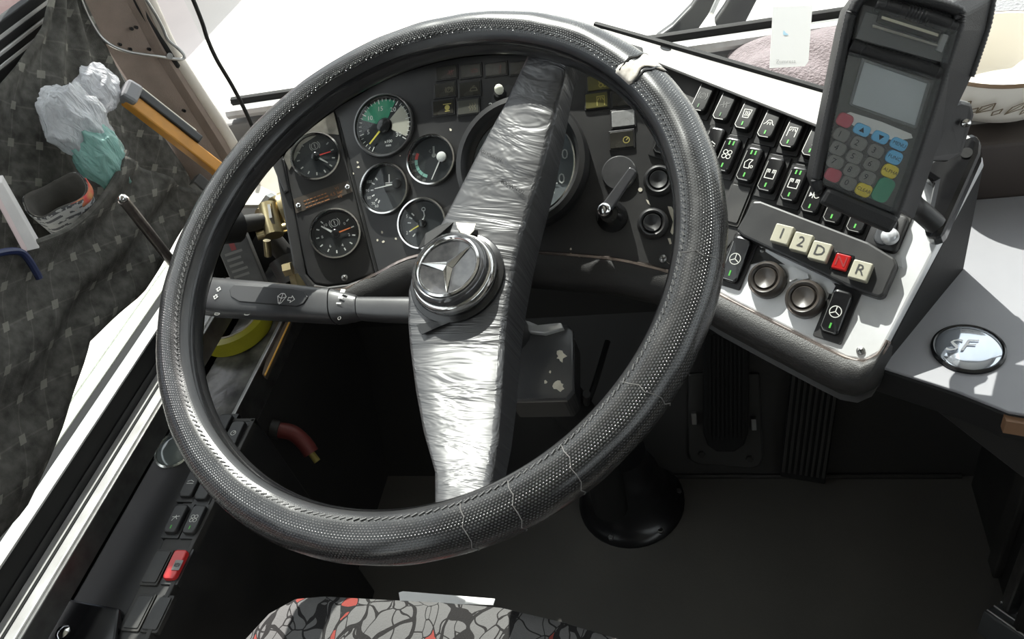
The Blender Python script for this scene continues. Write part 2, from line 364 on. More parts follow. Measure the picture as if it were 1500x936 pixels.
# padded lip along the lower edge and its chrome beading
def lip(frame_pts, drop, out, name, m):
    mb = MB(); secs = []
    for P, n, d in frame_pts:
        down = d; c = P
        prof = [(0, .004), (.012, .007), (.03, .006), (.042, -.004), (.046, -.02), (.03, -.05), (0, -.05)]
        secs.append([c + down * (a * drop / .046) + n * (b * out) for a, b in prof])
    mb.loft(secs); return mb.build(name, m, dash, smooth=True, ang=60)
def frp(fr, pts): return [(fr.at(x, y), fr.n, -fr.y) for x, y in pts]
lipM = frp(LEFT, [(462, 422), (500, 426), (549, 404)]) + frp(MAIN, [(600, 379), (660, 369), (780, 371), (890, 379), (950, 391), (1000, 405)])
lip(lipM, .034, 1, 'padded_lip', pad)
lipR = frp(RGT, [(1000, 400), (1058, 436), (1130, 473), (1200, 508), (1240, 527), (1266, 531), (1288, 521), (1302, 500)])
lip(lipR, .026, 1, 'padded_lip', pad)
trimm = mat('edge_beading', (.5, .42, .38), .25, .9, var=(60, (.12, .1, .1), .8))
MB().tube(smoothpath([P + n * .003 for P, n, d in lipM], 4), .0022, 6).build('edge_beading', trimm, dash, smooth=True)
MB().tube(smoothpath([P + n * .002 for P, n, d in lipR], 4), .0024, 6).build('edge_beading', trimm, dash, smooth=True)
# underside of the dash reaching forward to the bulkhead, right-hand side wall of the console
us = MB(); secs = []
for P, n, d in lipM + lipR: q = P + d * .03 - n * .03; secs.append([q, V3((q.x, .955, .50)), V3((q.x, .955, .58)), q - n * .0 + V3((0, .03, .02))])
us.loft(secs).build('underside', darkwall, dash, smooth=True)
sw = [RGT.at(*p) - RGT.n * .012 for p in ((1303, 496), (1350, 405), (1400, 308), (1441, 230))]
sd = MB(); sd.loft([[p, V3((p.x, p.y, .60)), V3((p.x - .02, p.y + .01, .60)), p - V3((.02, -.01, 0))] for p in sw]).build('console_side', rubber, dash, bevel=.002)
# bright hood over the switch field and over the gauges
hoodm = mat('grey_hood_vinyl', (.48, .47, .45), .36, bump=(500, .1, .0004), var=(14, (.38, .37, .36), .7))
a0 = RGT.at(930, 78, .014); a1 = RGT.at(1232, 196, .014)
HN = (a1 - a0).cross(V3((.3, .95, .05))).normalized()
b0 = hit(872, 36, a0, HN); b1 = hit(1235, 141, a0, HN)
MB().prism([a0, a1, b1, b0], -HN * .004).build('hood_top', hoodm, dash, bevel=.003)
MB().tube([b0, b0.lerp(b1, .5) + HN * .001, b1], .0035, 8).build('hood_seam', rubber, dash, smooth=True)
f = Fr(hit(975, 71, a0, HN), HN, x=a1 - a0); MB().slab(f, [(x, y * .55) for x, y in circ(.0065, 16)], -.001, .0006).build('vent_hole', gloss, dash)
m0 = [MAIN.at(*p) for p in ((478, 165), (560, 108), (700, 78), (860, 76), (938, 100))]
hd = MB(); hs = []
for p in m0: hs.append([p, p + V3((0, -.012, .008)), p + V3((0, .04, .002)), p + V3((0, .12, -.05)), V3((p.x, 1.0, .655)), V3((p.x, 1.0, .63)), p + V3((0, .03, -.03))])
hd.loft(hs).build('gauge_hood', dusty, dash, smooth=True, ang=50)
# dash shelf under the windscreen
shelfm = mat('dash_shelf_grey', (.55, .53, .5), .6, var=(10, (.42, .41, .4), .7))
struct('trim_5', wbox(-.06, .158, .74, 1.03, .6, .645), shelfm)
struct('trim_6', wbox(-.745, -.45, .86, 1.03, .56, .60), shelfm)
# ================================================================== screws
def screw(fr, px, py, r, parent, w=0, name='screw', m=None):
    f = fr.sub(px, py, w, random.random()); k = fr.sc(px, py) * r
    MB().lathe(f, [(k, 0), (k * .95, k * .35), (k * .6, k * .6), (.0001, k * .7)], 14).build(name, m or steel, parent, smooth=True)
    MB().box(f, -k * .6, k * .6, -k * .1, k * .1, k * .66, k * .74).box(f, -k * .1, k * .1, -k * .6, k * .6, k * .66, k * .74).build('screw_slot', gloss, parent)
screw(LEFT, 505, 407, 5, dash); screw(MAIN, 971, 379, 6, dash); screw(RGT, 1261, 514, 6.5, dash)
screw(RGT, 1117, 367, 4, dash)
# chipped paint patches
def patch(fr, pts, parent, m=cream, w=.0004, name='chipped_patch'):
    pxprism(fr, pts, .0001, w).build(name, m, parent)
patch(MAIN, [(978, 302), (984, 303), (992, 318), (990, 334), (985, 344), (982, 340), (986, 325), (981, 312)], dash)
patch(MAIN, [(978, 349), (982, 349), (984, 357), (981, 358)], dash)
patch(MAIN, circ(3.2, 8, 938, 278), dash); patch(MAIN, [(988, 265), (993, 268), (996, 278), (992, 280)], dash)
patch(MAIN, [(946, 292), (950, 294), (953, 301), (949, 298)], dash); patch(MAIN, [(976, 383), (992, 394), (990, 396)], dash)
for c in ((524, 238), (525, 245), (580, 350), (517, 254), (645, 203), (660, 190), (836, 365), (560, 340), (553, 352), (562, 354)):
    patch(MAIN if c[0] > 540 or c[1] < 250 else MAIN, [(c[0] + random.uniform(1.2, 2.8) * math.cos(a), c[1] + random.uniform(1, 2.6) * math.sin(a)) for a in (0, 1, 2, 3, 4, 5)], dash)
for pts in ([(1155, 394), (1163, 392), (1184, 402), (1186, 409), (1177, 411), (1168, 409), (1158, 414)], [(1208, 415), (1219, 413), (1225, 420), (1219, 432), (1214, 430)], [(1298, 380), (1306, 382), (1316, 388), (1312, 380), (1320, 378), (1322, 392), (1305, 390)]):
    patch(RGT, pts, dash, alu, .0028)
# ================================================================== steering wheel
WN = RIGHT * -.33187 + UP * .41412 + BACK * .84756
WC = CAM - .0802 * RIGHT + .0559 * UP - .666 * BACK
WH = Fr(WC, WN, up=(0, 1, 0))
R0, R1 = .232, .0195
wheel = thing('steering_wheel', 'large black leather steering wheel with two taped spokes and a star emblem', 'steering wheel', WC)
def uvmat(name, fn):
    m = bpy.data.materials.new(name); m.use_nodes = True; nt = m.node_tree; b = nt.nodes['Principled BSDF']
    uv = nt.nodes.new('ShaderNodeTexCoord'); fn(nt, b, nt.nodes.new, nt.links.new, uv); return m
def math_(N, L, op, a, b=None, c=None):
    n = N('ShaderNodeMath'); n.operation = op
    for i, x in enumerate((a, b, c)):
        if x is None: continue
        if isinstance(x, (int, float)): n.inputs[i].default_value = x
        else: L(x, n.inputs[i])
    return n.outputs[0]
def leather(nt, b, N, L, tc):
    sp = N('ShaderNodeSeparateXYZ'); L(tc.outputs['UV'], sp.inputs[0])
    U = math_(N, L, 'MULTIPLY', sp.outputs[0], 560.0); Vv = math_(N, L, 'MULTIPLY', sp.outputs[1], 46.0)
    row = math_(N, L, 'FLOOR', Vv); odd = math_(N, L, 'MODULO', row, 2.0); U2 = math_(N, L, 'ADD', U, math_(N, L, 'MULTIPLY', odd, .5))
    fu = math_(N, L, 'SUBTRACT', math_(N, L, 'FRACT', U2), .5); fv = math_(N, L, 'SUBTRACT', math_(N, L, 'FRACT', Vv), .5)
    d = math_(N, L, 'SQRT', math_(N, L, 'ADD', math_(N, L, 'MULTIPLY', fu, fu), math_(N, L, 'MULTIPLY', fv, fv)))
    dot = N('ShaderNodeMapRange'); dot.inputs[1].default_value = .22; dot.inputs[2].default_value = .36; dot.inputs[3].default_value = 1; dot.inputs[4].default_value = 0
    L(d, dot.inputs[0])
    nz = N('ShaderNodeTexNoise'); nz.inputs['Scale'].default_value = 25; nz.inputs['Detail'].default_value = 5; L(tc.outputs['Object'], nz.inputs[0])
    wear = N('ShaderNodeMapRange'); wear.inputs[1].default_value = .35; wear.inputs[2].default_value = .75; wear.inputs[3].default_value = .015; wear.inputs[4].default_value = .14; L(nz.outputs[0], wear.inputs[0])
    mx = N('ShaderNodeMix'); mx.data_type = 'RGBA'; mx.inputs[6].default_value = (.009, .009, .0095, 1); mx.inputs[7].default_value = (.4, .39, .37, 1)
    L(math_(N, L, 'MULTIPLY', dot.outputs[0], wear.outputs[0]), mx.inputs[0]); L(mx.outputs[2], b.inputs['Base Color'])
    bp = N('ShaderNodeBump'); bp.inputs['Strength'].default_value = .55; bp.inputs['Distance'].default_value = .0006; L(dot.outputs[0], bp.inputs['Height']); L(bp.outputs[0], b.inputs['Normal'])
    rr = N('ShaderNodeMapRange'); rr.inputs[3].default_value = .16; rr.inputs[4].default_value = .32; L(nz.outputs[0], rr.inputs[0]); L(rr.outputs[0], b.inputs['Roughness']); b.inputs['Specular IOR Level'].default_value = .8
leatherm = uvmat('dimpled_leather', leather)
smoothrim = mat('smooth_rim_plastic', (.016, .016, .017), .3, bump=(60, .1, .001), var=(30, (.03, .03, .03), .7))
def torus(b0, b1, r, nseg=220, nb=22, a0=0, a1=2 * math.pi, wob=0):
    """b: angle round the tube, 0 = outward, 90 = towards the driver"""
    def fn(i, j):
        a = a0 + (a1 - a0) * i; b = math.radians(b0 + (b1 - b0) * j)
        rr = r + wob * noise.noise(V3((math.cos(a) * 9, math.sin(a) * 9, b)))
        c = WH.x * math.cos(a) + WH.y * math.sin(a); return WC + c * (R0 + rr * math.cos(b)) + WN * (rr * math.sin(b))
    mb = MB(); mb.grid(fn, nseg, nb); return mb
torus(-130, 128, R1, 240, 26, wob=.0006).build('rim_cover', leatherm, wheel, smooth=True, ang=80)
torus(122, 236, R1 * .965, 200, 12).build('inner_ring', smoothrim, wheel, smooth=True, ang=80)
torus(150, 166, R1 * .985, 200, 3).build('inner_groove', gloss, wheel, smooth=True, ang=80)
st = MB()
for k in range(250):                                     # stitches along the inner seam of the cover
    a = 2 * math.pi * k / 250; b = math.radians(118); c = WH.x * math.cos(a) + WH.y * math.sin(a); t = WH.y * math.cos(a) - WH.x * math.sin(a)
    p = WC + c * (R0 + R1 * 1.0 * math.cos(b)) + WN * (R1 * 1.0 * math.sin(b)); n = c * math.cos(b) + WN * math.sin(b); q = n.cross(t)
    fr = Fr(p, n, x=t + q * .5); st.box(fr, -.0022, .0022, -.0005, .0005, -.0003, .0007)
st.build('stitching', mat('grey_thread', (.05, .05, .05), .6), wheel, kind='stuff')
def wang(px, py):
    u, v = WH.uv(px, py); return math.atan2(v, u)
a = wang(957, 108)
def tear(i, j):
    aa = a + (i - .5) * (.07 + .03 * math.sin(j * 9)) + .02 * (j - .5); b = math.radians(20 + 110 * j); c = WH.x * math.cos(aa) + WH.y * math.sin(aa); r = R1 + .0008
    return WC + c * (R0 + r * math.cos(b)) + WN * (r * math.sin(b))
MB().grid(tear, 6, 12).build('torn_gap', mat('pale_foam', (.62, .58, .52), .7, var=(200, (.3, .26, .22), .7)), wheel, smooth=True, solid=.0008)
def seam(aa, sk=0.0):
    pts = []
    for j in range(9):
        b = math.radians(-20 + 140 * j / 8); q = aa + sk * j / 8 + .006 * math.sin(j * 2.3); c = WH.x * math.cos(q) + WH.y * math.sin(q); pts.append(WC + c * (R0 + (R1 + .0002) * math.cos(b)) + WN * ((R1 + .0002) * math.sin(b)))
    return pts
MB().tube(seam(a + .045), .0014, 6).build('torn_edge', leatherm, wheel, smooth=True); MB().tube(seam(a - .04), .0014, 6).build('torn_edge', leatherm, wheel, smooth=True)
crk = mat('cracked_leather', (.15, .145, .14), .7)
for px, py, sk in ((755, 745, .03), (830, 690, .04), (930, 560, -.03), (1025, 395, .02), (690, 770, .01)):
    MB().tube(seam(wang(px, py), sk), .00035, 4).build('leather_crack', crk, wheel)
# spokes and hub, wrapped in black tape
def tapef(nt, b, N, L, tc):
    mp = N('ShaderNodeMapping'); mp.inputs['Rotation'].default_value = (0, 0, .22); mp.inputs['Scale'].default_value = (1, .35, 1); L(tc.outputs['UV'], mp.inputs[0])
    nz = N('ShaderNodeTexNoise'); nz.inputs['Scale'].default_value = 9; nz.inputs['Detail'].default_value = 2; L(mp.outputs[0], nz.inputs[0])
    mp2 = N('ShaderNodeMapping'); mp2.inputs['Rotation'].default_value = (0, 0, .16); mp2.inputs['Scale'].default_value = (34, 2.2, 1); L(tc.outputs['UV'], mp2.inputs[0])
    wr = N('ShaderNodeTexNoise'); wr.inputs['Scale'].default_value = 1.0; wr.inputs['Detail'].default_value = 3; wr.inputs['Roughness'].default_value = .6; wr.inputs['Distortion'].default_value = .6; L(mp2.outputs[0], wr.inputs[0])
    ad = math_(N, L, 'ADD', wr.outputs[0], math_(N, L, 'MULTIPLY', nz.outputs[0], .4))
    bp = N('ShaderNodeBump'); bp.inputs['Strength'].default_value = .9; bp.inputs['Distance'].default_value = .0035; L(ad, bp.inputs['Height']); L(bp.outputs[0], b.inputs['Normal'])
    b.inputs['Base Color'].default_value = (.03, .03, .032, 1); b.inputs['Roughness'].default_value = .46; b.inputs['Specular IOR Level'].default_value = 1.0
tapem = uvmat('black_vinyl_tape', tapef)
SP = [((778, 50), (842, 84), .010, .022), ((769, 84), (829, 104), .015, .026), ((738, 150), (813, 168), .025, .032), ((702, 215), (795, 240), .032, .038),
      ((660, 297), (773, 312), .040, .042), ((634, 345), (758, 368), .043, .044), ((606, 386), (750, 408), .045, .044), ((596, 425), (744, 440), .045, .044), ((595, 470), (740, 470), .045, .044),
      ((598, 508), (737, 504), .044, .042), ((606, 570), (733, 575), .036, .038), ((617, 630), (728, 640), .026, .032), ((634, 690), (718, 700), .012, .028), ((634, 735), (711, 728), .002, .022), ((628, 765), (700, 758), -.004, .014)]
def spoke_secs(rows):
    out = []; uvs = []
    for i, (l, r, h, t) in rows:
        A = WH.at(*l, -h); B = WH.at(*r, -h); x = (B - A).normalized(); e = .0045
        q = [A - WN * t, A - WN * e, A - WN * e * .3 + x * e * .3, A + x * e + WN * .0004, A.lerp(B, .3) + WN * .0012, A.lerp(B, .5) + WN * .0015, A.lerp(B, .7) + WN * .0012, B - x * e + WN * .0004, B - x * e * .3 - WN * e * .3, B - WN * e, B - WN * t]
        out.append(q); uvs += [(i / 14, k / 10) for k in range(11)]
    return out, uvs
def fine(rows):
    out = []
    for (i, a), (j, b) in zip(rows[:-1], rows[1:]):
        for k in range(4):
            t = k / 4; out.append((i + t, tuple(tuple(a[c][d] * (1 - t) + b[c][d] * t for d in (0, 1)) for c in (0, 1)) + (a[2] * (1 - t) + b[2] * t, a[3] * (1 - t) + b[3] * t)))
    return out + [rows[-1]]
rows = list(enumerate(SP))
for nm, r in (('upper_spoke', rows[:6]), ('hub_body', rows[5:10]), ('lower_spoke', rows[9:])):
    s_, u_ = spoke_secs(fine(r)); MB().loft(s_, uvs=[(u + .001, v) for u, v in u_]).build(nm, tapem, wheel, smooth=True, ang=50)
HUB = Fr(WH.at(669, 406, -.042), WN, up=UP)
k = .667 / F
MB().lathe(HUB, [(.0001, .0016), (.0425, .0016), (.0435, .001), (.0435, -.004)], 48).build('hub_recess', gloss, wheel, smooth=True)
MB().lathe(HUB, [(.0375, .001), (.0385, .006), (.0365, .011), (.0345, .013)], 48).build('chrome_ring', chrome, wheel, smooth=True, solid=.0008)
hc = MB().lathe(HUB, [(.0345, .006), (.0345, .0165), (.0335, .019), (.031, .0205), (.0285, .0195), (.0001, .0192)], 48).build('hub_cap', mat('smoked_cap', (.045, .045, .047), .14, .15, var=(160, (.09, .09, .09), .5), coat=.6), wheel, smooth=True)
MB().lathe(HUB, [(.0288, .0196), (.0292, .0212), (.0275, .0222), (.0258, .0208), (.0255, .0194)], 48).build('emblem_ring', chrome, hc, smooth=True)
for deg in (47, 172, -80):
    a = math.radians(deg); d = (math.cos(a), math.sin(a)); nrm = (-d[1], d[0]); tip = (d[0] * .0262, d[1] * .0262)
    l = math.radians(deg + 60); r = math.radians(deg - 60); bl = (math.cos(l) * .005, math.sin(l) * .005); br = (math.cos(r) * .005, math.sin(r) * .005)
    MB().add([HUB.pt(0, 0, .0225), HUB.pt(*bl, .0194), HUB.pt(*tip, .0206), HUB.pt(*br, .0194), HUB.pt(0, 0, .0192)], [(0, 1, 2), (0, 2, 3), (4, 2, 1), (4, 3, 2), (0, 4, 1), (0, 3, 4)]).build('emblem_point', chrome, hc)
# loose tape flaps around the hub
def flap(pts, m, nm):
    P = [WH.at(x, y, -h) for x, y, h in pts]; MB().add(P, [tuple(range(len(P)))]).build(nm, m, wheel, solid=.0007)
flap([(612, 366, .036), (624, 342, .040), (645, 330, .041), (668, 323, .042), (646, 342, .036), (622, 360, .032)], rubber, 'tape_flap')
flap([(668, 326, .037), (697, 328, .037), (694, 338, .034), (686, 346, .032), (676, 342, .032), (670, 334, .035)], cream, 'torn_backing')
flap([(610, 476, .042), (650, 468, .042), (682, 466, .043), (660, 472, .041), (640, 480, .040), (618, 490, .040)], gloss, 'tape_tear')
tx = MB()
tf = Fr(WH.at(720, 229, -.0325), WN, x=-(WH.at(737, 237, -.0325) - WH.at(702, 220, -.0325))); tx.text(tf, 'TERMINATOR', .0046, w=.0022)
tf = Fr(WH.at(752, 275, -.0365), WN, x=-(WH.at(767, 284, -.0365) - WH.at(736, 267, -.0365))); tx.text(tf, 'TERMINATOR', .0046, w=.0022)
tx.build('tape_print', gloss, wheel)
# steering column below the hub
col = thing('steering_column', 'dark steering column running down behind the wheel hub', 'steering column', (-.25, .62, 0))
c0 = WC - WN * .09 + WH.x * .02; c1 = c0 - WN * .42
MB().tube([c0, c0 - WN * .12], .022, 20).build('upper_shroud', black, col, smooth=True)
MB().tube([c0 - WN * .12, c0 - WN * .46, V3((c1.x, c1.y + .0, .12))], .026, 16).build('shaft', rubber, col, smooth=True)
bs = Fr(hz(925, 735, 0.0), (0, 0, 1), up=(0, 1, 0))
boot = thing('column_boot', 'black rubber boot with a bolted flange on the floor', 'rubber boot', bs.o)
MB().lathe(bs, [(.088, 0), (.088, .006), (.08, .012), (.07, .02), (.066, .035), (.058, .05), (.06, .06), (.052, .075), (.054, .085), (.045, .10), (.04, .14), (.0001, .14)], 36).build('bellows', mat('shiny_rubber', (.011, .011, .012), .28), boot, smooth=True, ang=60)
for d in (-110, -50, 10, 130):
    f = Fr(bs.pt(.08 * math.cos(math.radians(d)), .08 * math.sin(math.radians(d)), .009), (0, 0, 1), up=(0, 1, 0)); MB().slab(f, circ(.005, 6), 0, .005, .001).build('flange_bolt', steel, boot)
# ================================================================== indicator stalk
SK = Fr(WC - WN * .085, WN, up=UP)
stalk = thing('indicator_stalk', 'black indicator and wiper stalk left of the hub', 'control stalk', SK.at(592, 455))
def stk(rows, nm, m, par=stalk):
    secs = []
    for (t, b, th) in rows:
        A = SK.at(*t); B = SK.at(*b); M = (A + B) / 2; h = (A - B).length / 2; y = (A - B).normalized()
        secs.append([M + y * (h * (abs(math.cos(q)) ** .7) * math.copysign(1, math.cos(q))) + WN * (th * (abs(math.sin(q)) ** .7) * math.copysign(1, math.sin(q))) for q in [2 * math.pi * k / 24 for k in range(24)]])
    return MB().loft(secs).build(nm, m, par, smooth=True, ang=60)
stm = mat('stalk_plastic', (.03, .03, .032), .34, bump=(900, .12, .0003), var=(30, (.05, .05, .05), .6))
body = stk([((262, 412), (260, 440), .006), ((275, 406), (272, 456), .011), ((320, 409), (318, 463), .013), ((420, 418), (418, 469), .013), ((470, 423), (470, 472), .013), ((489, 425), (489, 473), .013)], 'grip', stm)
stk([((491, 426), (491, 473), .0135), ((500, 428), (500, 472), .0135), ((524, 434), (524, 468), .010), ((527, 436), (527, 467), .010)], 'twist_collar', stm)
stk([((528, 437), (528, 468), .0095), ((560, 437), (560, 471), .0095), ((600, 437), (600, 472), .0095), ((650, 440), (650, 470), .009)], 'arm', stm)
rc = [(345, 418), (430, 424), (448, 428), (453, 436), (446, 446), (436, 450), (352, 443), (340, 436), (338, 426)]
MB().prism([SK.at(x, y, .0118) for x, y in rc], WN * .0026).build('grip_pad', mat('grip_pad_plastic', (.022, .022, .024), .5), body, bevel=.0008)
ic = MB(); f = SK.sub(412, 437, .0148, 0); f.x = (SK.at(470, 446) - SK.at(320, 434)).normalized(); f.y = f.n.cross(f.x); e = .0052
ic.line(f, [(-e, e * .4), (-.3 * e, -e), (.3 * e, -e), (e, e * .4), (.4 * e, e), (-.4 * e, e)], .0007, close=True); ic.line(f, [(0, -1.2 * e), (0, 1.1 * e)], .0007); ic.line(f, [(-e, .4 * e), (0, 0), (e, .4 * e)], .0006)
ic.build('washer_symbol', white, body); ic = MB(); ic.line(f, [(1.6 * e, .3 * e), (2.3 * e, .3 * e), (2.3 * e, .7 * e), (3.1 * e, 0), (2.3 * e, -.7 * e), (2.3 * e, -.3 * e), (1.6 * e, -.3 * e)], .0007, close=True)
def arrow(mb, f, u, v, s, d): mb.line(f, [(u - .3 * s, v), (u - .3 * s, v + .5 * d * s), (u - .8 * s, v + .5 * d * s), (u, v + 1.3 * d * s), (u + .8 * s, v + .5 * d * s), (u + .3 * s, v + .5 * d * s), (u + .3 * s, v)], .0006, close=True)
ic.build('arrow_symbol', white, body); ic = MB()
g = Fr(SK.at(318, 429, .0138), WN, x=f.x); arrow(ic, g, 0, .0022, .0036, 1); ic.build('arrow_symbol', white, body); ic = MB(); arrow(ic, g, 0, -.0022, .0036, -1); ic.build('arrow_symbol', white, body)
g2 = Fr(SK.at(499, 436, .0138), WN, x=f.x)
for kx, (w_, y_) in enumerate(((.0034, .0072), (.0022, .0002), (.0012, -.006))): MB().box(g2, -.0026, .0026, y_ - w_ / 2, y_ + w_ / 2, 0, .0003).build('speed_mark', white, body)
g3 = Fr(SK.at(497, 466, .0086), WN, x=f.x); MB().line(g3, circ(.0016, 10), .0005, close=True).build('off_mark', dimwhite, body)
for px_ in (318, 362): ic = MB(); g4 = Fr(SK.at(px_, 460, .0075), WN, x=f.x); ic.line(g4, [(-.003, -.001), (.001, -.001), (.003, 0), (.003, .001), (-.003, .001)], .0004, close=True); ic.build('lamp_symbol', dimwhite, body); ic = MB()
# ================================================================== gauges
def gauge(fr, px, py, rpx, label, draw, bez=chrome, needle=None, cap=(.0045, gloss), group='round gauges in the dashboard', thick=1.0):
    k = fr.sc(px, py); R = rpx * k; f = fr.sub(px, py)
    t = thing('gauge', label, 'gauge', f.o, group)
    MB().lathe(f, [(.0001, -.012), (R * .96, -.012), (R * .96, .003), (R * .88, .003), (R * .86, .0008), (.0001, .0008)], 40).build('housing', black, t, smooth=True)
    MB().lathe(f, [(R * .97, .0005), (R, .003), (R * .975, .0058), (R * (1 - .07 * thick), .006), (R * (1 - .11 * thick), .0035)], 48).build('bezel', bez, t, smooth=True, solid=.0006)
    face = MB().lathe(f, [(R * .9, .001), (.0001, .0012)], 40).build('dial', darkdial, t, smooth=True)
    draw(f, R, face)
    if needle:
        for (deg, ln, back_, wd, m) in needle:
            a = math.radians(deg); off = needle_off.get(label, (0, 0)); g = Fr(f.pt(off[0] * R, off[1] * R), f.n, x=f.x * math.cos(a) + f.y * math.sin(a))
            MB().add([g.pt(-back_ * R, -wd / 2, .0026), g.pt(ln * R, -wd * .3, .0026), g.pt(ln * R, wd * .3, .0026), g.pt(-back_ * R, wd / 2, .0026)], [(0, 1, 2, 3)]).build('needle', m, t, solid=.0005)
        off = needle_off.get(label, (0, 0)); g = Fr(f.pt(off[0] * R, off[1] * R), f.n, x=f.x)
        MB().lathe(g, [(cap[0], .0012), (cap[0], .0034), (cap[0] * .8, .004), (.0001, .004)], 18).build('needle_cap', cap[1], t, smooth=True)
    MB().lathe(f, [(R * .9, .0042), (.0001, .0046)], 40).build('glass', gg, t, smooth=True)
    return t
needle_off = {}
def ticks(mb, f, R, a0, a1, n, r0, r1, wd, big=None):
    for i in range(n + 1):
        a = math.radians(a0 + (a1 - a0) * i / n); b = big and i % big == 0; rr = r0 - (.05 if b else 0)
        mb.line(f, [(R * rr * math.cos(a), R * rr * math.sin(a)), (R * r1 * math.cos(a), R * r1 * math.sin(a))], wd * (1.5 if b else 1), .0016)
def pie(f, R, a0, a1, r0, r1, m, par, nm, w=.0014):
    n = 14; pts = [(R * r1 * math.cos(math.radians(a0 + (a1 - a0) * i / n)), R * r1 * math.sin(math.radians(a0 + (a1 - a0) * i / n))) for i in range(n + 1)]
    pts += [(R * r0 * math.cos(math.radians(a1 + (a0 - a1) * i / n)), R * r0 * math.sin(math.radians(a1 + (a0 - a1) * i / n))) for i in range(n + 1)]
    mb = MB(); n1 = n + 1
    mb.add([f.pt(x, y, w) for x, y in pts], [(i, i + 1, 2 * n1 - 2 - i, 2 * n1 - 1 - i) for i in range(n)]).build(nm, m, par)
def brakeicon(mb, f, u, v, s, wd=.0006):
    mb.line(f, circ(s, 14, u, v), wd, .0017, close=True); mb.line(f, [(u, v + s * .6), (u, v - s * .1)], wd * 1.3, .0017); mb.line(f, [(u, v - s * .45), (u, v - s * .6)], wd * 1.3, .0017)
    for q in (0, 180): mb.line(f, [(u + s * 1.45 * math.cos(math.radians(q + d)), v + s * 1.45 * math.sin(math.radians(q + d))) for d in (-42, -20, 0, 20, 42)], wd, .0017)
def d_air(nums):
    def dr(f, R, face):
        mb = MB()
        for i in range(11):
            a = math.radians(30 - 27 * i); x, y = math.cos(a), math.sin(a); mb.line(f, [(R * .66 * x, R * .66 * y), (R * .74 * x, R * .74 * y)], .0013, .0016)
        if nums:
            for i, s in ((0, '0'), (2, '2'), (4, '4'), (6, '6'), (8, '8'), (10, '10')):
                a = math.radians(30 - 27 * i); mb.text(f, s, R * .16, R * .52 * math.cos(a), R * .52 * math.sin(a), .0016)
        brakeicon(mb, f, R * .1, R * .42, R * .14, .0007); mb.build('markings', white if nums else dimwhite, face)
    return dr
gauge(LEFT, 463, 230, 37, 'upper chrome rimmed air pressure gauge beside the bare metal patch', d_air(False), needle=((-2, .62, 0, .0014, redp), (-48, .55, 0, .0022, dimwhite)))
gauge(LEFT, 492, 343, 38, 'lower chrome rimmed air pressure gauge with red and white hands under the orange plate', d_air(True), needle=((2, .62, 0, .0016, orange), (132, .62, 0, .0024, white)))
def d_tach(f, R, face):
    pie(f, R, 62, 160, .26, .82, greend, face, 'green_sector'); pie(f, R, -30, 45, .26, .82, mat('beige_sector', (.5, .48, .4), .6), face, 'beige_sector')
    mb = MB(); ticks(mb, f, R, 240, -35, 30, .78, .86, .0007, 5)
    for i, s in ((5, '5'), (10, '10'), (15, '15'), (20, '20'), (30, '30')):
        a = math.radians(240 - 275 * i / 30); mb.text(f, s, R * .2, R * .56 * math.cos(a), R * .56 * math.sin(a), .0017)
    mb.text(f, 'x100', R * .13, R * .12, -R * .5, .0017); mb.text(f, 'min', R * .12, R * .12, -R * .62, .0017); mb.build('markings', white, face)
gauge(MAIN, 564, 185, 47.5, 'large rev counter with green and beige sectors', d_tach, bez=mat('dark_bezel', (.12, .12, .12), .3, .8), needle=((226, .72, .1, .0022, yellowp),), cap=(.0075, gloss), thick=.8)
def d_temp(f, R, face):
    pie(f, R, 150, 172, .58, .7, redp, face, 'red_arc')
    for k in range(4): pie(f, R, 174 + 20 * k, 192 + 20 * k, .58, .7, mat('teal_print', (.25, .5, .42), .6), face, 'green_arc')
    mb = MB()
    for a, s in ((158, '140'), (180, '120'), (205, '100'), (228, '80'), (246, '60')): mb.text(f, s, R * .14, R * .82 * math.cos(math.radians(a)), R * .82 * math.sin(math.radians(a)), .0016)
    mb.text(f, 'C', R * .15, -R * .05, R * .35, .0016); mb.line(f, [(R * .1, R * .2), (R * .1, R * .5)], .0022, .0016); mb.line(f, circ(R * .06, 10, R * .1, R * .18), .0014, .0016, close=True); mb.build('markings', dimwhite, face)
lt = 'chrome rimmed temperature gauge with a green arc and pale pivot disc'; needle_off[lt] = (.42, .08)
gauge(MAIN, 633, 235, 38, lt, d_temp, needle=((243, .95, 0, .0014, white),), cap=(.0052, white))
def d_water(f, R, face):
    mb = MB()
    for a, s in ((130, ''), (153, '100'), (180, '90'), (203, '80'), (226, '70'), (240, '60')):
        x, y = math.cos(math.radians(a)), math.sin(math.radians(a)); mb.line(f, [(R * .5 * x, R * .5 * y), (R * .58 * x, R * .58 * y)], .0014, .0016)
        if s: mb.text(f, s, R * .16, R * .73 * x, R * .73 * y, .0016)
    u, v = R * .18, R * .22; mb.line(f, [(u, v), (u, v + R * .3)], .0014, .0016); mb.line(f, [(u - R * .15, v), (u + R * .15, v)], .0008, .0016); mb.line(f, [(u - R * .15, v - R * .07), (u + R * .15, v - R * .07)], .0008, .0016); mb.build('markings', white, face)
lt = 'chrome rimmed water temperature gauge left of the upper spoke numbered 60 to 100'; needle_off[lt] = (.5, .15)
gauge(MAIN, 565, 277, 38.5, lt, d_water, needle=((187, .92, 0, .0013, white),), cap=(.005, gloss))
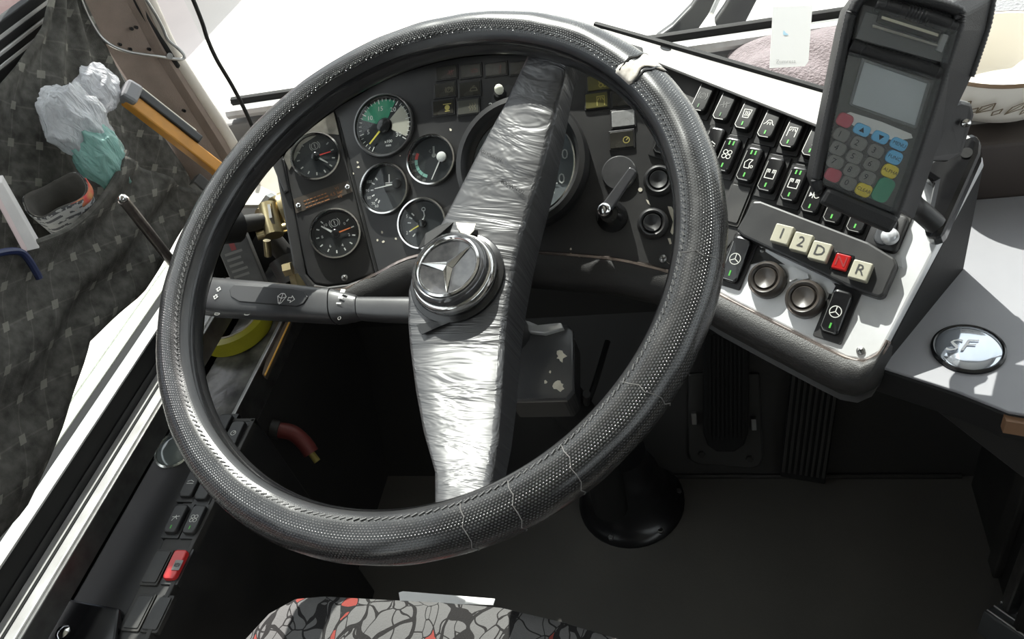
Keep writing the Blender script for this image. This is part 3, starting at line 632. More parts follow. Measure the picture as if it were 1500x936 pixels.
def d_oil(f, R, face):
    mb = MB()
    for a, s in ((135, ''), (152, '5'), (172, ''), (205, '2'), (228, '')):
        x, y = math.cos(math.radians(a)), math.sin(math.radians(a)); mb.line(f, [(R * .5 * x, R * .5 * y), (R * .6 * x, R * .6 * y)], .0014, .0016)
        if s: mb.text(f, s, R * .18, R * .72 * x, R * .72 * y, .0016)
    mb.line(f, [(0, R * .1), (R * .08, R * .3), (R * .05, R * .5)], .0012, .0016); mb.line(f, circ(R * .07, 10, R * .05, R * .55), .0009, .0016, close=True); mb.build('markings', white, face)
gauge(MAIN, 620, 328, 38.5, 'chrome rimmed oil pressure gauge half hidden behind the hub', d_oil, needle=((205, .55, 0, .0014, yellowp),))
# tachograph: deep black surround
def tachograph():
    f = MAIN.sub(768, 243); k = MAIN.sc(768, 243); R = 98 * k
    t = thing('tachograph', 'big round speedometer in a deep black ring behind the spoke', 'gauge', f.o)
    MB().lathe(f, [(R * .98, -.01), (R, .012), (R * .97, .02), (R * .9, .021), (R * .86, .017), (R * .8, .006)], 64).build('surround', black, t, smooth=True, solid=.001)
    MB().lathe(f, [(R * .8, .003), (R * .805, .006), (R * .77, .0065), (R * .765, .004)], 64).build('bezel', chrome, t, smooth=True)
    face = MB().lathe(f, [(R * .85, .002), (.0001, .0022)], 64).build('dial', mat('grey_dial', (.2, .215, .225), .45), t, smooth=True)
    mb = MB(); ticks(mb, f, R, 210, -50, 26, .67, .73, .0013, 2)
    for i, s in enumerate(('0', '20', '40', '60', '80', '100', '120')):
        a = math.radians(210 - 40 * i); mb.text(f, s, R * .22, R * .53 * math.cos(a), R * .53 * math.sin(a), .003)
    mb.text(f, 'km/h', R * .1, R * .36, -R * .44, .003); mb.build('markings', white, face)
    a = math.radians(222); g = Fr(f.o, f.n, x=f.x * math.cos(a) + f.y * math.sin(a)); MB().box(g, -R * .1, R * .6, -.0012, .0012, .004, .005).build('needle', orange, t)
    MB().lathe(f, [(R * .78, .0068), (.0001, .0075)], 48).build('glass', gg, t, smooth=True)
tachograph()
# rating plate
pt = thing('rating_plate', 'brown engraved data plate riveted between the two air gauges', 'plate', LEFT.at(473, 290))
pxprism(LEFT, [(430, 292), (510, 265), (517, 281), (434, 313)], 0, .0012).build('plate', mat('bronze_plate', (.1, .085, .07), .4, .4, var=(40, (.05, .045, .04), .7)), pt)
mb = MB(); f = Fr(LEFT.at(473, 290, .0014), LEFT.n, x=LEFT.at(512, 275) - LEFT.at(434, 303)); k = LEFT.sc(473, 290)
for j, v in enumerate((5, 0, -5)):
    x = -28
    while x < 6: l = random.uniform(3, 8); mb.box(f, x * k, (x + l) * k, (v - .7) * k, (v + .7) * k, 0, .0002); x += l + 1.6
mb.text(f, '> 4.5 bar', 7 * k, 18 * k, 0, .0002); mb.text(f, 'V1', 6 * k, 24 * k, 6.5 * k, .0002); mb.text(f, 'V2', 6 * k, 24 * k, -6.5 * k, .0002)
mb.build('engraving', mat('copper_print', (.3, .13, .05), .5), pt)
screw(LEFT, 437, 301, 3.6, pt, .0012, 'rivet', chrome); screw(LEFT, 509, 274, 3.6, pt, .0012, 'rivet', chrome)
# ================================================================== warning lamps
def icon(mb, f, kind, s, wd, w):
    L_ = lambda p, c=False: mb.line(f, [(x * s, y * s) for x, y in p], wd, w, close=c)
    if kind == 'brakeP': L_(circ(.6, 12), True); mb.text(f, 'P', s * 1.1, 0, 0, w); L_([(.75, .6), (.95, 0), (.75, -.6)]); L_([(-.75, .6), (-.95, 0), (-.75, -.6)])
    elif kind == 'brakeD': L_(circ(.6, 12), True); mb.text(f, 'D', s * 1.0, 0, 0, w); L_([(.8, .7), (1, 0), (.8, -.7)]); L_([(-.8, .7), (-1, 0), (-.8, -.7)])
    elif kind == 'belt': L_([(-.9, -.4), (-.6, .3), (.6, .3), (.9, -.4)], True); L_([(-.2, .3), (-.1, .7), (.3, .7)])
    elif kind == 'gear': mb.slab(f, [(x * s, y * s) for x, y in circ(.6, 14)], w - .0001, w); L_([(-.9, .8), (.9, .8)]); L_([(-.5, -.8), (.5, -.8)])
    elif kind == 'heat':
        for x in (-.6, 0, .6): L_([(x, -.8), (x + .2, -.4), (x - .2, 0), (x + .2, .4), (x, .8)])
    elif kind == 'lines': L_([(-.8, .2), (0, .5), (.8, .1)]); L_([(-.8, -.3), (.8, -.3)])
    elif kind == 'fan':
        for x, y in ((.45, .45), (-.45, .45), (.45, -.45), (-.45, -.45)): L_(circ(.42, 10, x, y), True)
    elif kind == 'seat': L_([(-.7, -.9), (-.9, .2), (-.3, .9), (.5, .9), (.1, .1), (.3, -.9)], True); L_(circ(.25, 8, .7, -.5), True)
    elif kind == 'door': L_([(-.9, -.9), (-.9, .9), (-.3, .9), (-.3, .3)]); L_([(.9, -.9), (.9, .9), (.3, .9), (.3, .3)]); L_([(-.6, .3), (-.6, .9)]); L_([(.6, .3), (.6, .9)]); L_([(-.9, -.9), (.9, -.9)])
    elif kind == 'screen': L_([(-.6, -.9), (-.8, .9), (.8, .9), (.6, -.9)], True); [L_([(x, -.5), (x + .15, 0), (x, .5)]) for x in (-.35, 0, .35)]
    elif kind == 'lamp': L_([(-.6, .1), (-.3, .5), (.3, .5), (.6, .1)]); [L_([(x * .5, 0), (x, -.5)]) for x in (-1, -.3, .3, 1)]
    elif kind == 'lampbox': L_([(-.8, -1), (-.8, 1), (.8, 1), (.8, -1)]); [L_([(x * .3, .7), (x * .6, .2)]) for x in (-1, 0, 1)]
    elif kind == 'slash': L_([(-.9, -.3), (.9, .5)]); L_([(-.4, .6), (-.1, -.6)]); L_([(.2, .6), (.5, -.6)])
    elif kind == 'horn': mb.add([f.pt(-.9 * s, .5 * s, w), f.pt(-.9 * s, -.5 * s, w), f.pt(-.3 * s, 0, w)], [(0, 1, 2)]); L_([(-.2, .6), (-.2, -.6)]); L_(circ(.5, 12, .5, 0), True)
    elif kind == 'star':
        L_(circ(1, 20), True)
        for d in (90, 210, 330): a = math.radians(d); L_([(0, 0), (.95 * math.cos(a), .95 * math.sin(a))])
    elif kind == 'circle': L_(circ(.6, 12), True); L_([(0, 0), (.4, .4)])
    elif kind == 'person': L_([(-.8, .2), (.9, .4)]); L_([(0, .6), (.1, .2), (-.4, -.2), (-.6, -.7)]); L_([(.1, .2), (.5, -.3)])
    elif kind == 'line': L_([(0, -1), (.2, 1)])
def lampcell(px, py, wpx, hpx, lab, ic, m=lens, im=None, bright=False):
    k = MAIN.sc(px, py); f = MAIN.sub(px, py); t = thing('warning_lamp', lab, 'warning lamp', f.o, 'warning lamps on the dashboard')
    W, H = wpx * k, hpx * k
    MB().box(f, -W / 2, W / 2, -H / 2, H / 2, 0, .0014).build('frame', black, t, bevel=.0004)
    MB().slab(f, rrect(W * .9, H * .84, .0008, 2), .0008, .0020, .0006).build('lens', m, t)
    if ic: mb = MB(); g = Fr(f.pt(W * .18, -H * .05), f.n, x=f.x); icon(mb, g, ic, H * .26, .0008, .0022); mb.build('symbol', im or amber, t)
dimsym = mat('dim_symbol', (.16, .15, .1), .5); dimred = mat('dim_red_symbol', (.14, .05, .04), .5)
silverlens = mat('silver_lens', (.55, .55, .54), .25, .5, var=(200, (.35, .35, .35), .7))
yl = mat('yellow_lens', (.09, .085, .03), .3, var=(80, (.14, .125, .035), .8))
lampcell(650, 158, 36, 25, 'warning lamp with a yellow gear symbol, bottom row left', 'gear'); lampcell(686.5, 157, 36, 25, 'warning lamp with heat waves beside the yellow gear lamp', 'heat', m=mat('grey_lens', (.07, .07, .06), .3), im=dimsym)
lampcell(652.5, 132, 36, 24, 'warning lamp with a circled P symbol', 'brakeP', im=dimsym); lampcell(688.5, 131, 36, 24, 'warning lamp with a bulb shaped symbol right of the circled P', 'belt', im=dimsym)
lampcell(655, 107, 35, 22, 'leftmost dim warning lamp of the top row above the circled P', 'slash', im=dimred); lampcell(690, 104.5, 35, 22, 'second dim warning lamp of the top row from the left', 'lines', im=dimred)
lampcell(727, 102, 36, 22, 'third dim warning lamp of the top row with a reddish sign', 'line', im=dimred); lampcell(763, 100, 35, 22, 'dim warning lamp of the top row next to the spoke', None)
lampcell(877, 122, 36, 26, 'warning lamp with a yellow lens right of the upper spoke, upper one', 'fan', m=yl); lampcell(874, 148, 36, 26, 'warning lamp with a yellow lens right of the upper spoke, lower one', 'lampbox', m=yl)
lampcell(914, 145, 38, 25, 'dark warning lamp with heat waves beside the yellow lamps', 'heat', im=dimsym); lampcell(912.5, 118, 36, 25, 'dark warning lamp under the wheel rim above the heat waves', None)
lampcell(913, 174, 37, 28, 'silvery blank lamp above the ring symbol lamp', None, m=silverlens); lampcell(911, 205, 38, 29, 'warning lamp with a yellow ring symbol above the round cover', 'circle')
# toggle with white ball, digits
f = MAIN.sub(733, 140); k = MAIN.sc(733, 140)
tg = thing('toggle_switch', 'small toggle with a white ball tip left of the upper spoke', 'switch', f.o)
MB().prism([MAIN.at(x, y) for x, y in ((722, 138), (745, 124), (758, 130), (742, 160), (716, 168))], MAIN.n * .0012).build('base_plate', mat('grey_switch_plate', (.05, .05, .052), .4), tg)
MB().lathe(f, [(.007, .001), (.006, .005), (.004, .007), (.0001, .007)], 16).build('boot', rubber, tg, smooth=True)
tip = MAIN.at(731, 131, .016); MB().tube([f.pt(0, 0, .005), tip], .0018, 8).build('stem', steel, tg); MB().blob(tip, (.0048, .0048, .0056), amp=0, sub=2).build('ball_tip', mat('ivory_ball', (.8, .8, .66), .3), tg, smooth=True)
mb = MB(); mb.text(MAIN.sub(719.5, 156), '2', 13 * k, w=.0016); mb.text(MAIN.sub(733, 148.5), '0', 9 * k, w=.0016); mb.build('numerals', white, tg)
# round cover, lever knob, push buttons on the main panel
f = MAIN.sub(907, 254); k = MAIN.sc(907, 254)
cv = MB().lathe(f, [(25.5 * k, 0), (25.5 * k, .002), (24 * k, .003), (.0001, .0034)], 40).build('round_cover', mat('cover_disc', (.045, .045, .047), .33, bump=(400, .1, .0004), var=(30, (.08, .08, .08), .7)), smooth=True, cat='cover', label='flat black round blanking cover behind the lever knob')
f = MAIN.sub(897, 318); lv = thing('lever_knob', 'black rotary knob with a long pointer lever and chrome nut', 'knob', f.o)
MB().lathe(f, [(23 * k, 0), (22 * k, .008), (17 * k, .016), (13 * k, .022), (.0001, .022)], 32).build('knob', gloss, lv, smooth=True)
top = .024; A = MAIN.at(886, 308, top); B = MAIN.at(928, 247, top + .004); d = (B - A).normalized(); g = Fr(A, MAIN.n, x=d); ln = (B - A).length
MB().prism([g.pt(-.003, -.0055, -.004), g.pt(ln * .98, -.0042, -.002), g.pt(ln, 0, -.002), g.pt(ln * .98, .0042, -.002), g.pt(-.003, .0055, -.004)], MAIN.n * .006).build('pointer', mat('pointer_plastic', (.06, .06, .064), .3), lv, bevel=.0012)
g2 = Fr(A - MAIN.n * .004, MAIN.n, x=d); MB().lathe(g2, [(.0068, .004), (.0062, .009), (.0035, .0115), (.0001, .012)], 18).build('nut', chrome, lv, smooth=True)
def pushknob(fr, px, py, rpx, label, w=0, m=black):
    f = fr.sub(px, py, w); k = fr.sc(px, py); R = rpx * k; t = thing('push_button', label, 'button', f.o, 'round black push buttons')
    MB().lathe(f, [(R, 0), (R, .005), (R * .93, .009), (R * .8, .0105), (R * .68, .0095), (R * .63, .005)], 40).build('collar', m, t, smooth=True, solid=.0006, ang=60)
    MB().lathe(f, [(R * .62, .002), (R * .61, .009), (R * .55, .0105), (R * .45, .0098), (R * .2, .0082), (.0001, .0078)], 36).build('cap', m, t, smooth=True, ang=60)
pushknob(MAIN, 966, 266, 22.5, 'upper round push button beside the wheel rim, above the cream chip'); pushknob(MAIN, 957, 328.5, 22.5, 'lower round push button beside the cream paint chip')
kb = mat('brownish_black_knob', (.03, .026, .023), .34, var=(40, (.06, .05, .042), .7))
pushknob(RGT, 1125.5, 411.5, 27, 'left round push button on the bare metal plate', m=kb); pushknob(RGT, 1181, 439.5, 28, 'right round push button on the bare metal plate next to the star switch', m=kb)
# ================================================================== rocker switches
whitesym = mat('switch_symbol', (.62, .62, .58), .6)
def rocker(fr, px, py, wpx, hpx, label, ic=None, m=gloss, marks=(1, 0), group='rocker switches', w=.002, tilt=.12, rot=0, sym=None, blank=False, isz=.30, edge=True, pw=1.36, ph=1.25, mk=None):
    f = fr.sub(px, py, w, rot); k = fr.sc(px, py); W, H = wpx * k, hpx * k
    t = thing('rocker_switch', label, 'switch', f.o, group)
    MB().slab(f, rrect(W * pw, H * ph, .0015, 3), -.004, .0022, .0006).build('frame', black if not blank else dusty, t)
    if blank:
        MB().slab(f, rrect(W * 1.12, H * 1.08, .0015, 3), .001, .0035, .0006).build('blank_cover', swpanel, t); return t
    b = MB().slab(f, rrect(W, H, W * .24, 4), .001, .0082, .0022, tilt).build('rocker', m, t, smooth=True, ang=25)
    fs = Fr(f.pt(0, 0, .0083), (f.n - f.y * tilt), x=f.x)
    if edge:
        MB().line(fs, [(-W * .42, H * .35), (-W * .44, -H * .38), (-W * .25, -H * .46), (W * .28, -H * .46)], .0005, .00005).build('painted_lit_edge', steel, b)  # steel line paints the light caught along the rocker's left and lower edges
    if ic: mb = MB(); icon(mb, fs, ic, W * isz, .0007, .0001); mb.build('symbol', sym or whitesym, b)
    mb = MB()
    if marks[0]: mb.box(fs, -W * .045, W * .045, -H * .38, -H * .26, .00005, .0003)
    if marks[1]: mb.box(fs, -W * .17, -W * .08, H * .27, H * .39, .00005, .0003); mb.box(fs, W * .08, W * .17, H * .27, H * .39, .00005, .0003)
    if mb.V: mb.build('marker', mk or led, b)
    return t
dims = mat('dim_switch_symbol', (.13, .13, .125), .6); dimled = mat('dim_green_marker', (.04, .12, .04), .5)
rows_a = [((1034, 146), 'brakeD', dims, 'dim top row switch with a circled D'), ((1066, 159), 'slash', dims, 'dim top row switch with a crossed symbol'), ((1098, 172), 'screen', whitesym, 'top row switch with the heated screen symbol'),
          ((1131, 185), 'lamp', whitesym, 'top row switch with the ceiling lamp symbol'), ((1164, 199), 'lampbox', whitesym, 'top row switch with a lamp inside a frame'), ((1196, 212), 'line', whitesym, 'top row switch half hidden by the card terminal')]
for (c, ic, sy, lb) in rows_a: rocker(RGT, *c, 24, 50, lb, ic, marks=(1, 0), sym=sy, tilt=-.10, m=rubber, group='switches in the top row of the right panel', mk=dimled if sy is dims else led)  # dark rubber and dim prints stand in for the hood's shadow on this row
rows_b = [((1046, 216), 'lines', (0, 0), 'dark switch peeking out between the wheel rim and the fan switch'), ((1069, 231), 'fan', (1, 1), 'switch with the fan symbol right of the wheel rim'), ((1101, 245), 'seat', (1, 1), 'switch with the heated seat symbol beside the fan switch'),
          ((1132, 260), 'door', (1, 0), 'door switch with a red upper marker'), ((1166, 274), 'door', (1, 1), 'door switch with two green upper markers'), ((1196, 291), 'horn', (1, 0), 'switch with a triangle and ring below the terminal corner'),
          ((1228, 306), None, (1, 0), 'unmarked switch under the middle of the card terminal'), ((1262, 320), None, (1, 0), 'unmarked switch under the card terminal next to the silver button')]
for (c, ic, mk, lb) in rows_b:
    t = rocker(RGT, *c, 25, 54, lb, ic, marks=mk, group='switches in the second row of the right panel', tilt=-.05)
    if 'red upper' in lb:
        f = RGT.sub(*c, .002); k = RGT.sc(*c); MB().box(f, -.0009, .0009, 54 * k * .25, 54 * k * .4, .0068, .0075).build('red_marker', redp, t)
rocker(RGT, 1081, 383, 27, 68, 'tall switch with a star emblem beside the wheel rim', 'star', group='star emblem switches', tilt=.1, w=0, pw=1.45, ph=1.2)
rocker(RGT, 1227, 460, 28, 66, 'tall switch with a star emblem on the bare metal plate corner', 'star', group='star emblem switches', tilt=.1, w=0, pw=1.5, ph=1.28)
rocker(RGT, 1078, 300, 26, 52, 'blank switch cover below the fan switch', blank=True, group='blank switch covers')
rocker(MAIN, 975, 208, 26, 42, 'small dark switch with a green mark behind the wheel rim', None, rot=-.4, w=0, tilt=.1)
# silver door button
f = RGT.sub(1300, 342, .001); k = RGT.sc(1300, 342)
db = thing('door_button', 'silver domed button in a black housing below the card terminal', 'button', f.o)
MB().slab(f, rrect(46 * k, 56 * k, .004, 4), 0, .007, .002).build('housing', black, db, smooth=True, ang=30)
MB().slab(f, rrect(25 * k, 46 * k, 12 * k, 5), .006, .0095, .002).build('slide', mat('grey_slide', (.06, .062, .066), .3), db, smooth=True, ang=30)
g = RGT.sub(1304, 347, .009); MB().lathe(g, [(12.5 * k, 0), (12 * k, .003), (9 * k, .0055), (4 * k, .0068), (.0001, .007)], 28).build('dome', mat('pearl_button', (.62, .63, .65), .22, .3), db, smooth=True)
# gear selector with five keys
gs = thing('gear_selector', 'black push button gear selector housing on the right panel', 'gear selector', RGT.at(1200, 375))
gpts = [(1108, 301), (1120, 301), (1276, 361), (1314, 384), (1317, 394), (1298, 438), (1290, 441), (1262, 432), (1094, 352), (1084, 343)]
o = pxprism(RGT, gpts, 0, .012).build('housing', mat('selector_housing', (.014, .014, .015), .42, bump=(900, .1, .0003), var=(25, (.03, .03, .029), .7)), gs, bevel=.002)
keym = mat('ivory_key', (.42, .405, .32), .34, var=(60, (.33, .31, .24), .7)); redkey = mat('red_lit_key', (.3, .006, .006), .3, emit=((.8, .01, .01), .06))
for s, c in (('1', (1148, 346)), ('2', (1176, 358)), ('D', (1203, 371)), ('N', (1233, 385)), ('R', (1262, 399))):
    g = RGT.sub(*c, .012); k = RGT.sc(*c); q = thing('gear_key', {'1': 'ivory gear key with the numeral one, nearest the wheel', '2': 'ivory gear key with the numeral two', 'D': 'ivory gear key marked D', 'N': 'red lit gear key marked N', 'R': 'ivory gear key marked R'}[s], 'key', g.o, 'gear selector keys')
    low = s == 'N'; h = .003 if low else .0065
    if low: MB().slab(g, rrect(28 * k, 29 * k, .001, 2), 0, .001, .0004).build('socket', gloss, q)
    a_ = MB().slab(g, rrect(27 * k * (.8 if low else 1), 28 * k * (.85 if low else 1), .0012, 3), 0, h, .0012).build('key_cap', redkey if low else keym, q)
    if not low: MB().line(g, [(x * .93, y * .93) for x, y in rrect(27 * k, 28 * k, .001, 1)], .0006, h - .0007, close=True).build('key_rim', steel, q)
    MB().text(g, s, 22 * k, w=h + .0003).build('numeral', mat('key_print', (.03, .03, .03), .6) if not low else mat('key_print_red', (.2, .0, .0), .6), a_)
# ================================================================== card terminal in its case
TC = {'bl': (1196, 276, .575), 'br': (1312, 326, .57), 'tl': (1247, 8, .535), 'tr': (1410, 50, .53)}
P = {k_: Pd(*v) for k_, v in TC.items()}
TX = (P['br'] - P['bl']).normalized(); TY0 = ((P['tl'] + P['tr']) / 2 - (P['bl'] + P['br']) / 2).normalized(); TN = TX.cross(TY0).normalized()
if TN.dot(BACK) < 0: TN = -TN
TF = Fr((P['bl'] + P['br'] + P['tl'] + P['tr']) / 4, TN, x=TX)
term = thing('card_terminal', 'handheld card payment terminal in a black case with clear windows', 'card terminal', TF.at(1255, 310))
casem = mat('case_nylon', (.012, .012, .013), .55, bump=(1500, .5, .0006))
pipem = uvmat('ribbed_piping', lambda nt, b, N, L, tc: (b.inputs['Base Color'].__setattr__('default_value', (.02, .02, .021, 1)), b.inputs['Roughness'].__setattr__('default_value', .5)))
outl = [(1192, 268), (1194, 255), (1215, 150), (1238, 40), (1246, 10), (1262, -12), (1300, -18), (1400, 8), (1412, 22), (1409, 45), (1390, 98), (1350, 220), (1318, 312), (1310, 324), (1300, 326), (1215, 292), (1198, 284)]
op = [TF.uv(*p) for p in outl]
mb = MB(); mb.slab(TF, op, -.042, 0, .003); mb.build('case', casem, term, smooth=True, ang=35)
def piping(pts, r, nm, close=True, w=.0006):
    P_ = [TF.at(x, y, w) for x, y in pts]; P_ = smoothpath(P_ + ([P_[0]] if close else []), 8); b = MB(); n = len(P_)
    dense = []
    for a_, c_ in zip(P_[:-1], P_[1:]):
        m_ = max(1, int((c_ - a_).length / .0011)); dense += [a_.lerp(c_, i / m_) for i in range(m_)]
    dense.append(P_[-1]); b.tube(dense, [r * (1 + .16 * (i % 2)) for i in range(len(dense))], 8); b.build(nm, casem, term, smooth=True, ang=60)
piping([(1196, 262), (1219, 150), (1242, 40), (1250, 14), (1266, -6), (1300, -12), (1396, 13), (1405, 26), (1402, 44), (1384, 98), (1345, 218), (1312, 310), (1304, 319), (1294, 317), (1212, 285), (1200, 278)], .0036, 'edge_piping')
piping([(1246, 66), (1280, 78), (1330, 92), (1377, 108)], .0046, 'cross_piping', False); piping([(1282, 6), (1320, 16), (1360, 26), (1400, 42)], .0046, 'cross_piping', False)
def tpoly(pts, w0, w1, nm, m, par=term, bev=0): return MB().prism([TF.at(x, y) + TN * w0 for x, y in pts], TN * (w1 - w0)).build(nm, m, par, bevel=bev)
devm = mat('terminal_grey', (.09, .09, .085), .45, var=(30, (.12, .12, .11), .6))
tpoly([(1224, 160), (1240, 80), (1374, 120), (1356, 196), (1312, 306), (1206, 262)], .0002, .0012, 'keypad_face', devm)
tpoly([(1264, 88), (1358, 122), (1340, 184), (1246, 152)], .0012, .0018, 'screen', mat('lcd_screen', (.42, .45, .46), .3, var=(12, (.55, .58, .59), .8)))
for q in (((1262, 85), (1360, 119), (1358, 123), (1261, 89)), ((1243, 152), (1247, 154), (1266, 88), (1262, 86)), ((1338, 187), (1342, 186), (1362, 122), (1357, 121)), ((1244, 151), (1245, 155), (1339, 188), (1341, 184))): tpoly(q, .0012, .0028, 'screen_frame', mat('screen_frame_grey', (.16, .165, .165), .35), bev=.0004)
tpoly([(1228, 170), (1245, 164), (1290, 178), (1334, 196), (1336, 202), (1310, 206), (1262, 192)], .0012, .0018, 'light_band', mat('pale_keypad_band', (.72, .71, .68), .4))
tpoly([(1268, 18), (1398, 56), (1382, 92), (1254, 56)], .0002, .001, 'printer_cover', mat('printer_grey', (.12, .12, .118), .35), bev=.0003)
tpoly([(1287, 16), (1378, 46), (1370, 62), (1282, 33)], .001, .004, 'paper_slot', gloss, bev=.0006)
tpoly([(1276, 36), (1374, 66), (1373, 70), (1275, 41)], .001, .005, 'tear_bar', chrome, bev=.0004)
tpoly([(1290, 24), (1372, 50), (1371, 54), (1289, 28)], .004, .005, 'paper_edge', mat('paper_roll_edge', (.55, .5, .38), .6))
tpoly([(1378, 50), (1386, 52), (1376, 78), (1368, 74)], .001, .006, 'hinge', mat('clear_grey', (.3, .3, .3), .2), bev=.0006)
# keys of the terminal
keyg = mat('grey_rubber_key', (.2, .195, .18), .5); keyb = mat('blue_key', (.16, .5, .8), .4); keyy = mat('yellow_key', (.75, .6, .07), .4); keyr = mat('red_key', (.5, .1, .13), .45); keygr = mat('green_key', (.05, .27, .16), .45)
kp = mat('key_lettering', (.02, .02, .025), .6)
KEYS = [(1232, 197, '1', keyg), (1257, 210, '2', keyg), (1282, 221, '3', keyg), (1309, 230.5, 'FUNC', keyb), (1227, 217, '4', keyg), (1251, 229.5, '5', keyg), (1276, 240.5, '6', keyg), (1303, 250.5, 'ALPHA', keyy),
        (1223, 237, '7', keyg), (1246.5, 249, '8', keyg), (1270, 260, '9', keyg), (1220, 256, 'X', keyr), (1242, 268, '0', keyg), (1264.5, 278, 'CLEAR', keyy), (1293, 278, 'tall', keygr), (1237, 176, '', keyr), (1262, 190, 'up', keyb), (1289, 201, 'down', keyb), (1316, 211, 'MENU', keyb)]
for x, y, s, m in KEYS:
    g = TF.sub(x, y, .001); k = TF.sc(x, y); W, H = (24, 16) if m is keyb and s in ('up', 'down', 'MENU') else ((25, 36) if s == 'tall' else (23, 19))
    kc = MB().slab(g, rrect(W * k, H * k, min(W, H) * .35 * k, 3), 0, .0024, .0009).build('key', m, term, smooth=True, ang=30)
    if s in ('up', 'down'):
        d = 1 if s == 'up' else -1; MB().add([g.pt(-4 * k, -3 * k * d, .0026), g.pt(4 * k, -3 * k * d, .0026), g.pt(0, 4 * k * d, .0026)], [(0, 1, 2)]).build('arrow', kp, kc)
    elif s and s not in ('tall', 'X'): MB().text(g, s, (12 if len(s) == 1 else 7) * k, u=(-3 * k if len(s) == 1 else 0), w=.0026).build('letter', kp, kc)
clear = glass('clear_vinyl', (.93, .94, .94), 1.3, .12, extra=((.8, .82, .82), .035))
tpoly([(1203, 268), (1222, 160), (1242, 76), (1376, 116), (1346, 210), (1312, 308), (1300, 308)], .0046, .0052, 'clear_window', clear)
tpoly([(1262, 8), (1398, 46), (1384, 94), (1250, 58)], .0062, .0068, 'clear_window', clear)
MB().box(TF.sub(1256, 308, .002), -.027, .027, -.006, .007, -.004, .006).build('bottom_strap', casem, term, bevel=.003)
# side of the case and flap
fe = [(1396, 4), (1412, 22), (1409, 45), (1390, 98), (1350, 220), (1320, 310)]; be_ = [(1436, -24), (1456, -2), (1446, 44), (1422, 114), (1378, 205), (1338, 322)]
MB().loft([[TF.at(*a_, -.002), TF.at(*c_, -.034), TF.at(*c_, -.042), TF.at(*a_, -.042) - TX * .02] for a_, c_ in zip(fe, be_)]).build('case_side', casem, term, bevel=.002)
piping([(1452, -2), (1444, 40), (1420, 112)], .003, 'side_piping', False, -.034)
# holder: bent arm and end bracket rising from the console
hold = thing('terminal_holder', 'black metal bracket carrying the card terminal', 'bracket', RGT.at(1400, 300))
HB = Fr(Pd(1400, 210, .60), TN, x=TX)
MB().prism([Pd(x, y, d) for x, y, d in ((1356, 236, .575), (1388, 156, .575), (1408, 146, .58), (1424, 150, .585), (1428, 168, .59), (1410, 228, .60), (1385, 238, .60))], -TN * .012).build('pivot_plate', black, hold, bevel=.003)
g = Fr(Pd(1414, 180, .586), TN, x=TX); MB().lathe(g, [(.0035, 0), (.003, .003), (.0001, .004)], 12).build('pivot_screw', chrome, hold, smooth=True)
pb = [RGT.at(x, y) for x, y in ((1345, 262), (1398, 228), (1414, 214), (1428, 209), (1440, 220), (1438, 240), (1384, 360), (1362, 362), (1358, 345), (1372, 280))]
MB().prism(pb, RGT.n * .022).build('end_post', gloss, hold, bevel=.005)
g = RGT.sub(1416, 224, .0222); MB().slab(g, circ(.0042, 16), -.001, .0006).build('post_hole', rubber, hold)
g = Fr(RGT.at(1350, 300, .02), RGT.n); MB().tube(smoothpath([RGT.at(1372, 330, .02), RGT.at(1352, 312, .03), Pd(1338, 300, .61), Pd(1330, 285, .60)]), .008, 10).build('support_arm', black, hold, smooth=True)
# ================================================================== counter on the right
CZ = .632
counterm = mat('grey_counter_laminate', (.25, .25, .265), .42, var=(16, (.21, .21, .225), .7), bump=(300, .05, .0003))
ct = thing('side_counter', 'grey laminate counter beside the dashboard console', 'counter', hz(1420, 560, 0))
YB = hz(1490, 287, CZ).y
cp = [hz(*p, CZ) for p in ((1262, 528), (1300, 540), (1400, 572), (1478, 603), (1530, 612), (1700, 640))] + [V3((1.2, .42, CZ)), V3((1.2, YB, CZ)), V3((.12, YB, CZ))]
MB().prism(cp, V3((0, 0, -.003))).build('worktop', counterm, ct, bevel=.001)
MB().prism([p - V3((0, 0, .003)) for p in cp], V3((0, 0, -.03))).build('edge_band', rubber, ct, bevel=.003)
MB().prism([hz(1474, 606, CZ) + V3((0, -.003, -.005)), hz(1530, 615, CZ) + V3((0, -.003, -.005)), hz(1530, 615, CZ) + V3((0, .02, -.005)), hz(1474, 606, CZ) + V3((0, .02, -.005))], V3((0, 0, -.014))).build('edge_strip', mat('brown_edge', (.2, .11, .06), .5), ct)
MB().prism([V3((.23, .46, CZ - .033)), V3((.75, .46, CZ - .033)), V3((.75, YB, CZ - .033)), V3((.16, YB, CZ - .033)), V3((.16, .56, CZ - .033))], V3((0, 0, -.1))).build('apron', darkwall, ct, bevel=.004)
BT = .692
struct('trim_7', wbox(.12, 1.6, YB + .001, YB + .04, .5, BT), mat('dark_brown_beam', (.05, .04, .036), .4, var=(12, (.07, .058, .05), .7)), bevel=.004)
struct('trim_10', wbox(.16, 1.6, YB + .04, 1.0, .5, BT - .002), shelfm)
e_o = hz(1418, 512, CZ); em = Fr(e_o, (0, 0, 1), up=(0, 1, 0)); ke = depth(e_o) / F
eb = thing('round_badge', 'glossy domed round badge with slanted letters painted white as a reflection on the grey counter', 'badge', e_o)
MB().lathe(em, [(.027, 0), (.027, .002), (.0252, .003), (.0242, .0025)], 48).build('dark_ring', gloss, eb, smooth=True)
MB().lathe(em, [(.0248, .001), (.023, .0034), (.018, .0048), (.009, .0055), (.0001, .0057)], 48).build('dome', mat('mirror_dome', (.62, .66, .72), .08, .75, var=(60, (.5, .55, .62), .6)), eb, smooth=True)
for o_ in (eb,): pass
